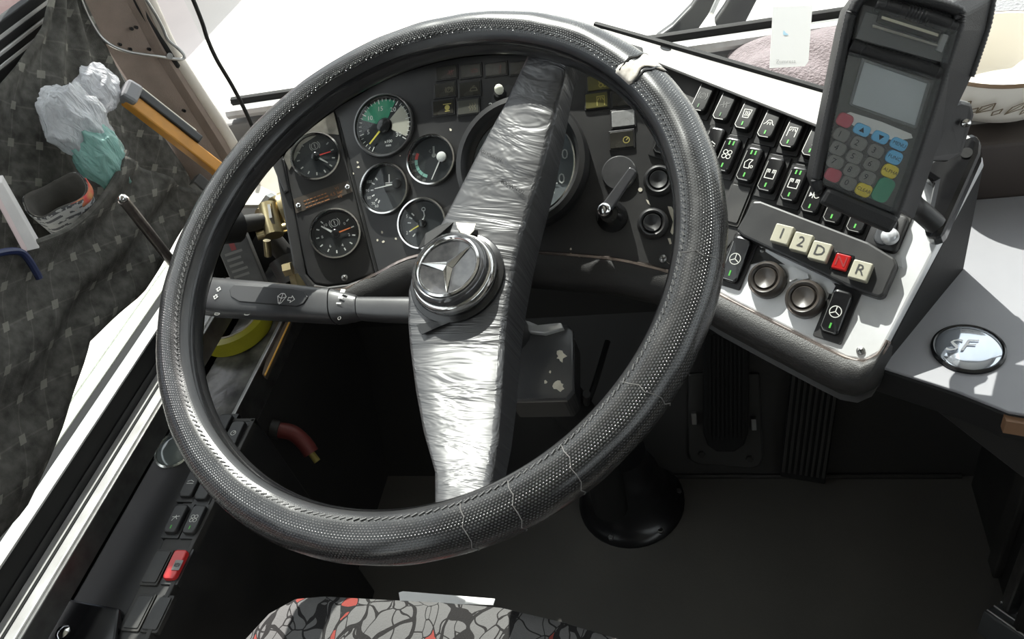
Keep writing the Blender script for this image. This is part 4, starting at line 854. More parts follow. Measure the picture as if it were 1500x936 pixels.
MB().text(Fr(hz(1402, 506, CZ + .0066), (0, 0, 1), x=RIGHT - V3((0, .25, 0))), 'SF', .018, w=0, shear=.45, sx=1.25).build('letters', mat('reflection_white_letters', (.9, .9, .9), .3), eb)  # the letters' white is a bright reflection put into the colour
# card, towel, bowl on the shelf below the windscreen
cf = Fr(Pd(1158, 62, .90), (BACK * .9 + V3((0, -.2, .3))).normalized(), x=RIGHT * .998 - UP * .0)
card = thing('card', 'white card with faint print leaning under the windscreen', 'card', cf.at(1155, 98))
kk = .90 / F; MB().prism([cf.at(*p) for p in ((1132, 10), (1190, 8), (1184, 90), (1179, 97), (1127, 100))], cf.n * .0006).build('sheet', mat('white_card', (.85, .85, .84), .5), card)
g = cf.sub(1151, 48, .0009); MB().add([g.pt(x * kk, y * kk) for x, y in ((-3, 4), (0, 0), (4, -3), (-1, -4), (-4, -2))], [(0, 1, 2, 3, 4)]).build('blue_mark', mat('pale_blue_print', (.45, .7, .85), .6), card)
MB().text(cf.sub(1151, 90, .0009), 'Zumress', 8 * kk).build('print', mat('pale_grey_print', (.5, .5, .5), .6), card)
towelm = mat('mauve_towel', (.27, .22, .23), .95, bump=(350, 1, .004), var=(60, (.18, .145, .15), .8), sheen=.3)
tc_ = hz(1200, 88, .655)
def towel(i, j):
    x = (i - .5) * 2; y = (j - .5) * 2; h = max(0, (1 - abs(x) ** 2.5)) * max(0, 1 - abs(y) ** 2.2)
    p = V3((tc_.x + x * .11, tc_.y + .0 + y * .075, .646)); q = noise.noise(p * 22); return p + V3((0, 0, h ** .6 * (.036 + .014 * q)))
MB().grid(towel, 40, 30).build('towel', towelm, smooth=True, label='mauve towel heaped under the windscreen left of the card terminal', cat='towel')
bo = V3((hz(1478, 202, BT).x, hz(1478, 202, BT).y + .055, BT + .006)); bf = Fr(bo, (0, 0, 1), up=(0, 1, 0))
bowl = thing('bowl', 'cream bowl with brown leaf print behind the card terminal', 'bowl', bo)
MB().lathe(bf, [(.0001, 0), (.03, 0), (.048, .006), (.062, .024), (.068, .048), (.0695, .056), (.066, .056), (.06, .03), (.042, .012), (.0001, .010)], 48).build('body', mat('cream_ceramic', (.86, .82, .74), .3), bowl, smooth=True, ang=70)
MB().lathe(bf, [(.0688, .052), (.0702, .054), (.0694, .0565)], 48).build('brown_rim', mat('brown_glaze', (.3, .2, .12), .4), bowl, smooth=True)
leaf = MB()
for d in (-128, -112, -92, -72, -55, -35):
    a = math.radians(d); c = V3((math.cos(a), math.sin(a), 0)); t_ = V3((-math.sin(a), math.cos(a), 0)); p = bo + c * .0645 + V3((0, 0, .03)); n = (c - V3((0, 0, .38))).normalized(); g = Fr(p + n * .0008, n, x=t_)
    leaf.line(g, [(-.008, -.006), (-.004, .003), (.006, .009), (.004, 0), (-.008, -.006)], .0012); leaf.line(g, [(-.008, -.006), (.004, .006)], .001); leaf.line(g, [(.004, -.008), (.010, -.004), (.012, .002), (.005, -.003), (.004, -.008)], .0011)
leaf.build('leaf_print', mat('leaf_print_brown', (.2, .15, .09), .6), bowl)
cloth = MB().grid(lambda i, j: V3((.18 + i * .5, YB + .045 + j * (.95 - YB), BT + .002 + .004 * noise.noise(V3((i * 9, j * 6, 2))))), 30, 12)
cloth.build('shelf_cloth', mat('grey_fleece', (.3, .3, .31), .95, bump=(300, 1, .003)), smooth=True, label='grey fleece cloth spread under the leaf print bowl', cat='cloth', solid=.003)
# wiper outside the windscreen
wp = thing('wiper', 'black windscreen wiper standing outside the glass', 'wiper', Pd(1010, 50, 1.36))
MB().prism([Pd(x, y, 1.36) for x, y in ((1150, -260), (1162, -256), (1062, -30), (1038, 22), (1020, 48), (1000, 50), (960, 56), (985, 38), (1012, 10), (1040, -30))], V3((0, .02, 0))).build('arm', black, wp, bevel=.003)
MB().prism([Pd(x, y, 1.36) for x, y in ((1085, -30), (1195, -260), (1225, -252), (1125, -30), (1090, 38), (1052, 46), (1046, 32), (1060, 12))], V3((0, .02, 0))).build('linkage', black, wp, bevel=.003)
MB().tube([Pd(1056, -10, 1.345), Pd(1042, 20, 1.345)], .004, 8).build('pivot', steel, wp, smooth=True)
# ================================================================== left side: curtain, pocket and clutter
def curtf(nt, b, N, L, tc):
    sp = N('ShaderNodeSeparateXYZ'); L(tc.outputs['UV'], sp.inputs[0])
    def cell(sock, n): return math_(N, L, 'ABSOLUTE', math_(N, L, 'SUBTRACT', math_(N, L, 'FRACT', math_(N, L, 'MULTIPLY', sock, n)), .5))
    fu = cell(sp.outputs[0], 1.0); fv = cell(sp.outputs[1], 1.0)
    lu = math_(N, L, 'LESS_THAN', fu, .022); lv = math_(N, L, 'LESS_THAN', fv, .022); sq = math_(N, L, 'MULTIPLY', math_(N, L, 'LESS_THAN', fu, .12), math_(N, L, 'LESS_THAN', fv, .11))
    nz = N('ShaderNodeTexNoise'); nz.inputs['Scale'].default_value = 90; nz.inputs['Detail'].default_value = 6; L(tc.outputs['Object'], nz.inputs[0])
    ln = math_(N, L, 'MULTIPLY', math_(N, L, 'MAXIMUM', lu, lv), math_(N, L, 'MULTIPLY', nz.outputs[0], .22)); fac = math_(N, L, 'MAXIMUM', ln, math_(N, L, 'MULTIPLY', sq, .5))
    base = N('ShaderNodeMix'); base.data_type = 'RGBA'; base.inputs[6].default_value = (.05, .048, .043, 1); base.inputs[7].default_value = (.11, .107, .097, 1)
    rp = N('ShaderNodeMapRange'); rp.inputs[1].default_value = .3; rp.inputs[2].default_value = .7; L(nz.outputs[0], rp.inputs[0]); L(rp.outputs[0], base.inputs[0])
    mx = N('ShaderNodeMix'); mx.data_type = 'RGBA'; mx.inputs[7].default_value = (.30, .29, .25, 1); L(base.outputs[2], mx.inputs[6]); L(fac, mx.inputs[0]); L(mx.outputs[2], b.inputs['Base Color'])
    b.inputs['Roughness'].default_value = .95; b.inputs['Specular IOR Level'].default_value = .15
    wv = N('ShaderNodeTexNoise'); wv.inputs['Scale'].default_value = 900; L(tc.outputs['Object'], wv.inputs[0]); bp = N('ShaderNodeBump'); bp.inputs['Strength'].default_value = .5; bp.inputs['Distance'].default_value = .001; L(wv.outputs[0], bp.inputs['Height']); L(bp.outputs[0], b.inputs['Normal'])
curtm = uvmat('checked_curtain_cloth', curtf)
def ruled(A, B, X, n, m, amp=.006, wav=5, uvs=(1, 1), ph=0):
    """cloth between two image-traced hems, standing on the plane x = X with soft folds; each row keeps its own folds"""
    pa = [hx(x, y, X) for x, y in A]; pb = [hx(x, y, X) for x, y in B]
    def samp(P, t):
        q = t * (len(P) - 1); i = min(int(q), len(P) - 2); return P[i].lerp(P[i + 1], q - i)
    mb = MB()
    def fn(i, j):
        p = samp(pa, i).lerp(samp(pb, i), j); return p + V3((amp * math.sin(wav * 2 * math.pi * (j + .12 * i) + ph) + .004 * noise.noise(p * 14), 0, 0))
    mb.grid(fn, n, m)
    o_ = hx(100, 300, X); a_ = hx(100 + uvs[0], 300 + uvs[1], X) - o_; b_ = hx(97, 300 + uvs[2], X) - o_; dt = a_.y * b_.z - a_.z * b_.y
    mb.U = [(((p.y - o_.y) * b_.z - (p.z - o_.z) * b_.y) / dt, (a_.y * (p.z - o_.z) - a_.z * (p.y - o_.y)) / dt) for p in mb.V]; return mb
curtain = thing('window_curtain', 'dark checked curtain tied over the side window', 'curtain', hx(100, 400, -.70))
ruled([(72, -10), (56, 42), (20, 96), (-30, 150), (-80, 300), (-80, 420)], [(112, -10), (140, 45), (176, 118), (240, 205), (296, 285), (300, 300)], -.745, 40, 50, .005, 3.2, (31, 3, 52)).build('upper_cloth', curtm, curtain, smooth=True, solid=.0025, ang=80)
ruled([(176, 230), (165, 262), (140, 300), (100, 335), (60, 352), (30, 362), (-30, 372)], [(300, 286), (268, 330), (205, 430), (128, 500), (95, 620), (40, 745), (-60, 860)], -.67, 40, 50, .006, 2.2, (30, -10, 55), 1).build('pocket_cloth', curtm, curtain, smooth=True, solid=.003, ang=80)
ruled([(-60, 380), (-20, 470), (-60, 600)], [(28, 420), (12, 520), (0, 640)], -.70, 10, 12, .004, 2, (30, -10, 55)).build('gathered_fold', curtm, curtain, smooth=True, solid=.003)
MB().tube(smoothpath([hx(x, y, -.666) for x, y in ((186, 222), (170, 260), (142, 300), (104, 334), (64, 352), (30, 362))]), .0035, 8).build('pocket_hem', curtm, curtain, smooth=True)
# plastic bags
def bagm(nm, col, a):
    m = bpy.data.materials.new(nm); m.use_nodes = True; nt = m.node_tree; nt.nodes.clear(); N = nt.nodes.new; L = nt.links.new
    o = N('ShaderNodeOutputMaterial'); tr = N('ShaderNodeBsdfTransparent'); tr.inputs[0].default_value = (*col, 1); d = N('ShaderNodeBsdfDiffuse'); d.inputs[0].default_value = (*col, 1); tl = N('ShaderNodeBsdfTranslucent'); tl.inputs[0].default_value = (*col, 1); g = N('ShaderNodeBsdfGlossy'); g.inputs[1].default_value = .22
    m1 = N('ShaderNodeMixShader'); m1.inputs[0].default_value = .45; L(d.outputs[0], m1.inputs[1]); L(tl.outputs[0], m1.inputs[2])
    m2 = N('ShaderNodeMixShader'); m2.inputs[0].default_value = a; L(m1.outputs[0], m2.inputs[1]); L(tr.outputs[0], m2.inputs[2])
    m3 = N('ShaderNodeMixShader'); f = N('ShaderNodeFresnel'); f.inputs[0].default_value = 1.6; L(f.outputs[0], m3.inputs[0]); L(m2.outputs[0], m3.inputs[1]); L(g.outputs[0], m3.inputs[2])
    tc = N('ShaderNodeTexCoord'); nz = N('ShaderNodeTexNoise'); nz.inputs['Scale'].default_value = 40; nz.inputs['Detail'].default_value = 5; nz.inputs['Distortion'].default_value = 2.5; mpp = N('ShaderNodeMapping'); mpp.inputs['Rotation'].default_value = (.5, .4, .3); mpp.inputs['Scale'].default_value = (1, 2.6, .8); L(tc.outputs['Object'], mpp.inputs[0]); L(mpp.outputs[0], nz.inputs[0]); bp = N('ShaderNodeBump'); bp.inputs['Strength'].default_value = .9; bp.inputs['Distance'].default_value = .009; L(nz.outputs[0], bp.inputs['Height'])
    for q in (d, g): L(bp.outputs[0], q.inputs['Normal'])
    L(m3.outputs[0], o.inputs[0]); return m
wb = thing('plastic_bag', 'crumpled translucent white plastic bag stuffed in the curtain pocket', 'plastic bag', hx(115, 215, -.67))
wbm = bagm('white_bag_film', (.93, .94, .98), .16)
MB().blob(hx(143, 130, -.70), (.017, .026, .024), amp=.2, sc=1.3, sub=5, seed=1, crease=True).build('upper_lobe', wbm, wb, smooth=True, ang=80)
MB().blob(hx(112, 180, -.695), (.022, .034, .042), amp=.2, sc=1.35, sub=5, seed=2, crease=True).build('lower_lobe', wbm, wb, smooth=True, ang=80)
gb = thing('plastic_bag', 'crumpled mint green plastic bag below the white bag', 'plastic bag', hx(150, 280, -.66))
MB().blob(hx(148, 230, -.685), (.02, .026, .040), amp=.18, sc=1.4, sub=5, seed=5, crease=True).build('film', bagm('green_bag_film', (.45, .8, .73), .15), gb, smooth=True, ang=80)
# rolled newspaper cup
n0 = hx(82, 286, -.695); n1 = hx(112, 352, -.70); ax = (n0 - n1).normalized(); NF = Fr(n0, (ax * .75 + BACK * .5).normalized(), up=(0, 0, 1))
npap = thing('newspaper_roll', 'rolled newspaper stuck in the curtain pocket with its dark open end up', 'newspaper', n1)
def newsf(nt, b, N, L, tc):
    sp = N('ShaderNodeSeparateXYZ'); L(tc.outputs['UV'], sp.inputs[0])
    ln = math_(N, L, 'FRACT', math_(N, L, 'MULTIPLY', sp.outputs[1], 9.0)); nz = N('ShaderNodeTexNoise'); nz.inputs['Scale'].default_value = 160; L(tc.outputs['Object'], nz.inputs[0])
    fac = math_(N, L, 'MULTIPLY', math_(N, L, 'LESS_THAN', ln, .5), math_(N, L, 'GREATER_THAN', nz.outputs[0], .47)); mx = N('ShaderNodeMix'); mx.data_type = 'RGBA'; mx.inputs[6].default_value = (.34, .34, .33, 1); mx.inputs[7].default_value = (.07, .07, .075, 1); L(fac, mx.inputs[0]); L(mx.outputs[2], b.inputs['Base Color']); b.inputs['Roughness'].default_value = .9
newsm = uvmat('newsprint', newsf)
def roll(r, w0, w1, wob=.1):
    def fn(i, j):
        a = 2 * math.pi * i; rr = r * (1 + wob * noise.noise(V3((math.cos(a) * 1.6, math.sin(a) * 1.6, 3)))) * (1 - .25 * j); top = .004 * math.sin(3 * a) * (1 - j); return NF.pt(rr * math.cos(a) * 1.15, rr * math.sin(a) * .95, w0 + (w1 - w0) * j + top)
    return MB().grid(fn, 40, 10)
roll(.029, 0, -.06).build('outer_sheet', newsm, npap, smooth=True, solid=.0012, ang=80)
roll(.0275, .001, -.05).build('inner_sheet', mat('inner_page', (.1, .095, .085), .9, var=(60, (.06, .055, .05), .8)), npap, smooth=True, solid=.001, ang=80)
def redp_(i, j):
    a = math.radians(-75 + 80 * i); r = .030; return NF.pt(r * math.cos(a) * 1.15, r * math.sin(a) * .95, .001 - .010 * j + .003 * math.sin(3 * a))
MB().grid(redp_, 10, 3).build('red_strip', mat('red_news_print', (.55, .05, .06), .7, var=(120, (.4, .35, .1), .6)), npap, smooth=True, solid=.001)
# notebook
nb = thing('notebook', 'white notebook standing at the edge of the curtain pocket', 'notebook', hx(30, 345, -.67))
A, B, C_, D = (hx(x, y, -.672) for x, y in ((-12, 258), (4, 256), (58, 352), (40, 356)))
MB().prism([A, B, C_, D], V3((.010, -.014, .0))).build('page_block', mat('notebook_pages', (.55, .53, .52), .8, var=(40, (.45, .43, .43), .7)), nb, bevel=.0008)
MB().prism([A + V3((.010, -.014, 0)), D + V3((.010, -.014, 0)), D + V3((.012, -.02, .001)), A + V3((.012, -.02, .001))], V3((.0, .002, .002))).build('cover', mat('notebook_cover', (.5, .4, .4), .6), nb)
# blue cord at the tie
MB().tube(smoothpath([hx(x, y, -.66) for x, y in ((-8, 372), (15, 368), (32, 370), (45, 385), (58, 408))]), .0035, 8).build('blue_cord', mat('blue_cord', (.012, .02, .07), .5), smooth=True, label='blue cord tying the curtain at the left edge', cat='cord')
# orange and black tool, steel rod
tl = thing('scraper_tool', 'orange handled tool with a black grip and grey end cap beside the pillar', 'tool', hx(285, 262, -.69))
def bar(p, q, wd, th, X, nm, m, par, off=0, bev=.002):
    A = hx(*p, X); B = hx(*q, X); d = (B - A).normalized(); g = Fr(A, V3((1, -.25, .45)), x=d); L_ = (B - A).length
    return MB().box(g, 0, L_, -wd / 2 + off, wd / 2 + off, -th / 2, th / 2).build(nm, m, par, bevel=bev)
oy = mat('orange_plastic', (.62, .27, .03), .45, var=(40, (.42, .2, .04), .7))
bar((186, 142), (298, 282), .017, .014, -.685, 'handle', oy, tl, -.002); bar((189, 138), (256, 222), .012, .016, -.683, 'grip', black, tl, .008); bar((194, 144), (250, 214), .003, .0165, -.683, 'pale_edge', mat('pale_plastic_edge', (.75, .72, .6), .5), tl, .0150)
bar((178, 132), (194, 148), .026, .02, -.684, 'end_cap', mat('grey_cap', (.2, .2, .21), .4), tl, .002, .004); bar((284, 262), (300, 284), .018, .0145, -.684, 'tip', dusty, tl)
rd = thing('steel_rod', 'thin steel rod with a shiny tip in front of the curtain', 'rod', hx(248, 380, -.65))
MB().tube([hx(181, 293, -.63), hx(252, 384, -.655)], .0060, 14).build('shaft', mat('brown_steel', (.16, .14, .13), .3, .8, var=(80, (.3, .27, .25), .7)), rd, smooth=True)
p0 = hx(180, 291, -.63); d0 = (p0 - hx(252, 384, -.655)).normalized(); MB().tube([p0, p0 + d0 * .003, p0 + d0 * .005], [.0054, .0045, .002], 14).build('tip', chrome, rd, smooth=True)
# wire hook and cable on the pillar
wh = thing('wire_hook', 'bent steel wire hook fixed across the pillar', 'hook', pil(262, 85, .02))
MB().tube(smoothpath([pil(x, y, w_) for x, y, w_ in ((112, -20, .02), (130, 25, .02), (152, 58, .022), (185, 75, .024), (235, 83, .026), (264, 87, .026), (270, 82, .026), (262, 72, .024), (246, 58, .022), (238, 40, .022), (226, 18, .022), (205, -15, .022))], 8), .0021, 8).build('wire', steel, wh, smooth=True)
MB().tube([pil(249, 82, .014), pil(249, 82, .03)], .004, 10).build('fixing', steel, wh, smooth=True)
MB().tube(smoothpath([V3(pil(x, y, .0)) + V3((.03, .0, 0)) for x, y in ((235, -30), (252, 0), (268, 38), (276, 62), (290, 92), (312, 128), (332, 165), (350, 205))], 8), .0028, 8).build('cable', rubber, smooth=True, label='thin black cable hanging down along the windscreen pillar', cat='cable')
# ================================================================== fittings left of the gauge panel
vb = thing('air_valve', 'brass air valve with a black hose stub left of the gauges', 'valve', Pd(400, 345, .95))
def tb(pts, r, nm, m, par, seg=14): return MB().tube([Pd(*p) for p in pts], r, seg).build(nm, m, par, smooth=True, ang=40)
tb(((318, 333, .90), (346, 330, .92)), .020, 'hose_end', rubber, vb); tb(((344, 330, .92), (398, 322, .95)), [.0105, .0095], 'hose_stub', dusty, vb)
tb(((382, 320, .95), (428, 305, .98)), [.012, .019], 'valve_body', brass, vb); tb(((392, 300, .95), (402, 345, .94)), .011, 'cross_fitting', brass, vb)
tb(((376, 345, .94), (420, 333, .95)), .006, 'side_fitting', brass, vb); tb(((388, 296, .955), (394, 300, .955)), .014, 'clamp', steel, vb, 6)
tb(((400, 318, .945), (404, 317, .945)), .018, 'hex_nut', steel, vb, 6); tb(((416, 309, .96), (422, 307, .96)), .022, 'flange', brass, vb, 16)
tb(((391, 352, .96), (393, 375, .97)), .0045, 'small_pipe', brass, vb, 10)
vb2 = thing('pipe_fitting', 'grimy brass pipe fitting near the corner of the gauge panel', 'fitting', Pd(424, 410, .93))
tb(((412, 380, .95), (430, 412, .95)), .016, 'elbow', dusty, vb2); tb(((416, 396, .925), (428, 393, .925)), .008, 'plug', brass, vb2, 6); tb(((436, 402, .94), (442, 425, .94)), .011, 'lower_plug', brass, vb2, 8); tb(((400, 352, .99), (440, 400, 1.0)), .012, 'pipe', dusty, vb2)
rl = thing('relay_box', 'grey printed relay box standing behind the wheel rim', 'relay', Pd(350, 410, .95))
g = Fr(Pd(350, 380, .95), (BACK * .8 + V3((.3, -.3, 0))).normalized(), up=V3((-.1, .3, 1)))
MB().box(g, -.018, .018, -.045, .028, -.03, 0).build('box', mat('relay_grey', (.16, .16, .155), .5, var=(40, (.1, .1, .1), .7)), rl, bevel=.0015)
mb = MB(); [mb.box(g, -.013, .013 * random.uniform(.2, 1), .008 - .007 * i, .011 - .007 * i, .0002, .0006) for i in range(5)]; mb.build('printed_lines', dimwhite, rl)
MB().box(g, -.004, .002, .012, .024, .0002, .0006).build('red_mark', mat('faded_red', (.4, .1, .1), .6), rl)
# light ledge behind the fittings and black backing
struct('trim_8', MB().prism([Pd(330, 300, 1.02), Pd(360, 262, 1.08), Pd(395, 236, 1.08), Pd(440, 300, 1.05), Pd(420, 300, 1.02)], V3((0, .02, -.02))), mat('pale_corner_panel', (.6, .57, .5), .6, var=(20, (.4, .38, .33), .8)))
bk = MB(); bk.box(WORLD, -.74, -.40, .955, .99, .05, .56); struct('trim_9', bk, darkwall)
# ================================================================== left console with switches
LZ = .45
LC = Fr((-.66, .45, LZ), (0.0, 0, 1), up=(0, 1, 0))
lc = thing('side_console', 'black driver side console below the window ledge', 'console', (-.66, .3, 0))
MB().box(WORLD, -.735, -.606, -.5, .585, 0, LZ).build('body', black, lc, bevel=.003)
MB().box(WORLD, -.652, -.608, .05, .578, LZ, LZ + .004).build('switch_strip', dusty, lc, bevel=.0015)
MB().box(WORLD, -.612, -.606, .05, .583, LZ - .004, LZ + .007).build('strip_edge', dusty, lc, bevel=.001)
MB().box(WORLD, -.652, -.606, .578, .584, LZ - .004, LZ + .007).build('strip_edge', dusty, lc, bevel=.001)
bx_ = [hz(*p, LZ) for p in ((100, 882), (184, 898), (176, 960), (70, 960))]
MB().prism(bx_, V3((0, 0, .012))).build('ashtray', gloss, lc, bevel=.003)
g = Fr(hz(92, 926, LZ + .012), (0, 0, 1), up=(0, 1, 0)); MB().lathe(g, [(.008, -.01), (.008, .001), (.005, .004), (.0001, .005)], 16).build('ashtray_stud', chrome, lc, smooth=True)
LCT = Fr((-.66, .45, LZ + .004), (0, 0, 1), up=(0, 1, 0))
def lsw(c, lab, ic, **kw):
    kw.setdefault('m', black); return rocker(LCT, *c, 22, 46, lab, ic, group='switches on the side console', w=.0, tilt=.04, edge=False, **kw)
lsw((327, 630), 'console switch at the far end half covered by the wheel rim', None, marks=(0, 0)); lsw((346, 640), 'console switch with a small ring at the far right corner', 'circle', marks=(0, 0))
lsw((284, 712), 'console switch right below the clear dome', 'lines', marks=(0, 0)); lsw((306, 716), 'console switch tucked under the wheel rim next to the dome', None, marks=(0, 0))
lsw((262, 764), 'console switch with a runner symbol', 'person', marks=(1, 0)); lsw((289, 765), 'console switch with the fan symbol, left of the seat', 'fan', marks=(1, 0))
lsw((231, 832), 'blank cover beside the red console switch', None, blank=True); redsw = mat('red_rocker', (.55, .03, .03), .3)
t = lsw((261, 831), 'red rocker switch on the side console', None, m=redsw, marks=(0, 0))
g = LCT.sub(260, 828, .0086); MB().box(g, -.005, .005, -.006, .006, 0, .0006).build('label_window', mat('grey_label', (.2, .2, .19), .5), t); mb = MB(); g.o = g.o + g.n * .0008; icon(mb, g, 'brakeP', .0035, .0006, 0); mb.build('symbol', kp, t)
lsw((205, 898), 'left blank cover at the near end of the side console', None, blank=True); lsw((232, 900), 'right blank cover at the near end of the side console', None, blank=True)
g = Fr(hz(256, 660, LZ + .002), (0.1, -.15, 1), up=(0, 1, 0)); kd = depth(g.o) / F
dm = thing('clear_dome', 'round clear glass dome with a pale rim on the side console', 'dome', g.o)
MB().lathe(g, [(.026, 0), (.0265, .003), (.024, .0045), (.0225, .003)], 40).build('rim', mat('pale_chrome_rim', (.6, .62, .58), .2, .8), dm, smooth=True)
MB().lathe(g, [(.0235, .002), (.019, .007), (.011, .010), (.0001, .0112)], 36).build('lens', mat('grey_green_lens', (.22, .25, .24), .06, .2), dm, smooth=True)
# tray in front of the console with the tape roll
tray = thing('dash_tray', 'scuffed glossy black tray in front of the side console', 'tray', (-.68, .7, 0))
scuff = mat('scuffed_tray', (.05, .05, .05), .22, var=(28, (.22, .22, .2), .9), bump=(60, .3, .002))
wbox(-.745, -.655, .59, .93, .40, .432).build('tray_floor', scuff, tray, bevel=.002); wbox(-.656, -.650, .59, .93, .40, .446).build('tray_edge', steel, tray, bevel=.001)
wbox(-.745, -.65, .588, .93, 0, .40).build('tray_body', darkwall, tray)
TO = hz(338, 492, .433); TO = V3((-.70, TO.y + .0, .433)); c_ = hz(338, 468, .457); tf_ = Fr(V3((c_.x, c_.y, .434)), (0, 0, 1), up=(0, 1, 0))
tp = thing('tape_roll', 'yellow adhesive tape roll lying on the black tray', 'tape roll', tf_.o)
Rt = .056
MB().lathe(tf_, [(Rt * .76, 0), (Rt, 0), (Rt, .024), (Rt * .76, .024), (Rt * .76, 0)], 48).build('tape', mat('yellow_tape', (.46, .43, .03), .35, var=(30, (.36, .33, .02), .7)), tp, smooth=True, ang=30)
MB().lathe(tf_, [(Rt * .70, -.0), (Rt * .757, -.0), (Rt * .757, .0248), (Rt * .70, .0248), (Rt * .70, 0)], 48).build('cardboard_core', mat('cardboard', (.5, .45, .36), .8), tp, smooth=True, ang=30)
# brown panel with amber painted on for its lit edge, red valve handle
be = thing('lit_panel', 'thin brown panel with its lit edge painted amber right of the tray', 'panel', (-.64, .75, .3))
MB().prism([hz(424, 472, .44), hz(388, 550, .44), hz(384, 548, .44), hz(405, 470, .44)], V3((0, 0, -.008))).build('panel', mat('brown_board', (.1, .075, .055), .6), be)
MB().tube([hz(424, 472, .441), hz(388, 550, .441)], .0014, 6).build('amber_lit_edge', mat('amber_lit_edge', (.75, .4, .06), .4), be)
rv = thing('valve_handle', 'dull red valve handle with a yellow tip in the dark footwell', 'handle', Pd(430, 650, 1.15))
tb(((398, 628, 1.15), (410, 630, 1.15)), .014, 'socket', dusty, rv); MB().tube(smoothpath([Pd(408, 630, 1.15), Pd(428, 634, 1.15), Pd(445, 648, 1.15), Pd(456, 664, 1.15)]), .0115, 12).build('grip', mat('dull_red', (.15, .03, .025), .5), rv, smooth=True); tb(((456, 664, 1.15), (465, 676, 1.15)), .005, 'yellow_tip', mat('dull_yellow', (.3, .24, .06), .5), rv)
# ================================================================== reservoir box, pedals
rs = thing('reservoir_box', 'glossy black box with a worn lid behind the lower spoke', 'box', Pd(790, 590, .80))
f = Fr(Pd(793, 530, .785), (BACK * .3 + V3((-.06, -.12, .9))).normalized(), x=RIGHT)
lid = [f.uv(*p) for p in ((742, 478), (830, 476), (838, 484), (838, 570), (828, 582), (742, 584))]
MB().slab(f, lid, -.05, -.006, 0).build('body', black, rs, bevel=.003)
MB().slab(f, [(u * 1.03, v * 1.03) for u, v in lid], -.008, 0, .003).build('lid', mat('worn_gloss_lid', (.05, .05, .052), .2, var=(30, (.07, .07, .07), .7), specks=(70, (.7, .68, .62), .72)), rs, smooth=True, ang=30)
wbx = [f.uv(*p) for p in ((757, 470), (775, 474), (790, 479), (812, 478), (824, 477), (827, 484), (800, 492), (780, 490), (768, 486), (758, 480))]
MB().slab(f, wbx, .0002, .006, .002).build('lid_ridge', mat('bright_ridge_metal', (.7, .7, .7), .25, .6), rs, smooth=True)  # bright metal colour stands in for the sunlit white top of the lid
for c in ((822, 522, 9), (819, 566, 9), (800, 560, 3), (806, 545, 2)):
    P_ = []
    for q in range(14): rr = c[2] * random.uniform(.45, 1.1); P_.append(f.uv(c[0] + rr * math.cos(q * .449), c[1] + rr * math.sin(q * .449)))
    MB().slab(f, P_, .0001, .0005).build('worn_spot', cream, rs)
MB().tube(smoothpath([f.pt(.04, -.03, -.02), Pd(860, 590, 1.0), Pd(872, 560, 1.02), Pd(890, 500, 1.05)]), .004, 8).build('wire_loom', rubber, rs, smooth=True)
PB = Fr((0, .815, 0), (0, -.26, .135), up=(0, 0, 1))
bp_ = thing('brake_pedal', 'brake pedal with ribbed pad on a rounded steel base plate', 'pedal', PB.at(1065, 680))
o_ = [(1008, 545), (1008, 660), (1012, 672), (1022, 678), (1100, 684), (1112, 680), (1118, 668), (1112, 545)]
MB().prism([PB.at(*p) for p in o_], PB.n * .008).build('base_plate', mat('dull_plate', (.05, .049, .047), .45, .3), bp_, bevel=.003)
pad_ = [(1030, 470), (1030, 630), (1036, 648), (1050, 658), (1075, 658), (1090, 648), (1096, 630), (1098, 470)]
MB().prism([PB.at(x, y, .02) for x, y in pad_], PB.n * .012).build('pad', rubber, bp_, bevel=.003)
for i in range(9): x = 1038 + i * 6.2; MB().prism([PB.at(x, 490, .032), PB.at(x + 3, 490, .032), PB.at(x + 3, 642, .032), PB.at(x, 642, .032)], PB.n * .003).build('rib', rubber, bp_)
for c in ((1028, 665), (1098, 672)): g = PB.sub(*c, .008); MB().slab(g, circ(.006, 6), 0, .004, .001).build('bolt', dusty, bp_)
for c in ((1017, 610), (1104, 618)): g = PB.sub(*c, .008); MB().box(g, -.004, .004, -.01, .01, 0, .012).build('hinge_lug', steel, bp_, bevel=.001)
ac = thing('accelerator_pedal', 'long ribbed accelerator pedal right of the brake', 'pedal', PB.at(1180, 700))
MB().prism([PB.at(x, y, .02) for x, y in ((1165, 480), (1142, 694), (1208, 705), (1240, 480))], PB.n * .012).build('pad', rubber, ac, bevel=.003)
for i in range(8):
    t0 = (i + .35) / 8; t1 = t0 + .06; L0 = lambda y, t: ((1165 - 23 * (y - 480) / 214) + (75 - 9 * (y - 480) / 220) * t, y + 10 * t)
    MB().prism([PB.at(*L0(490, t0), .032), PB.at(*L0(490, t1), .032), PB.at(*L0(690, t1), .032), PB.at(*L0(690, t0), .032)], PB.n * .0035).build('rib', dusty, ac)
MB().tube([PB.at(1190, 560, 0), PB.at(1190, 560, .022)], .008, 10).build('pivot_post', steel, ac, smooth=True)
struct('baseboard_front', MB().tube([(-.3, .812, .003), (.32, .812, .003)], .004, 6), dusty)
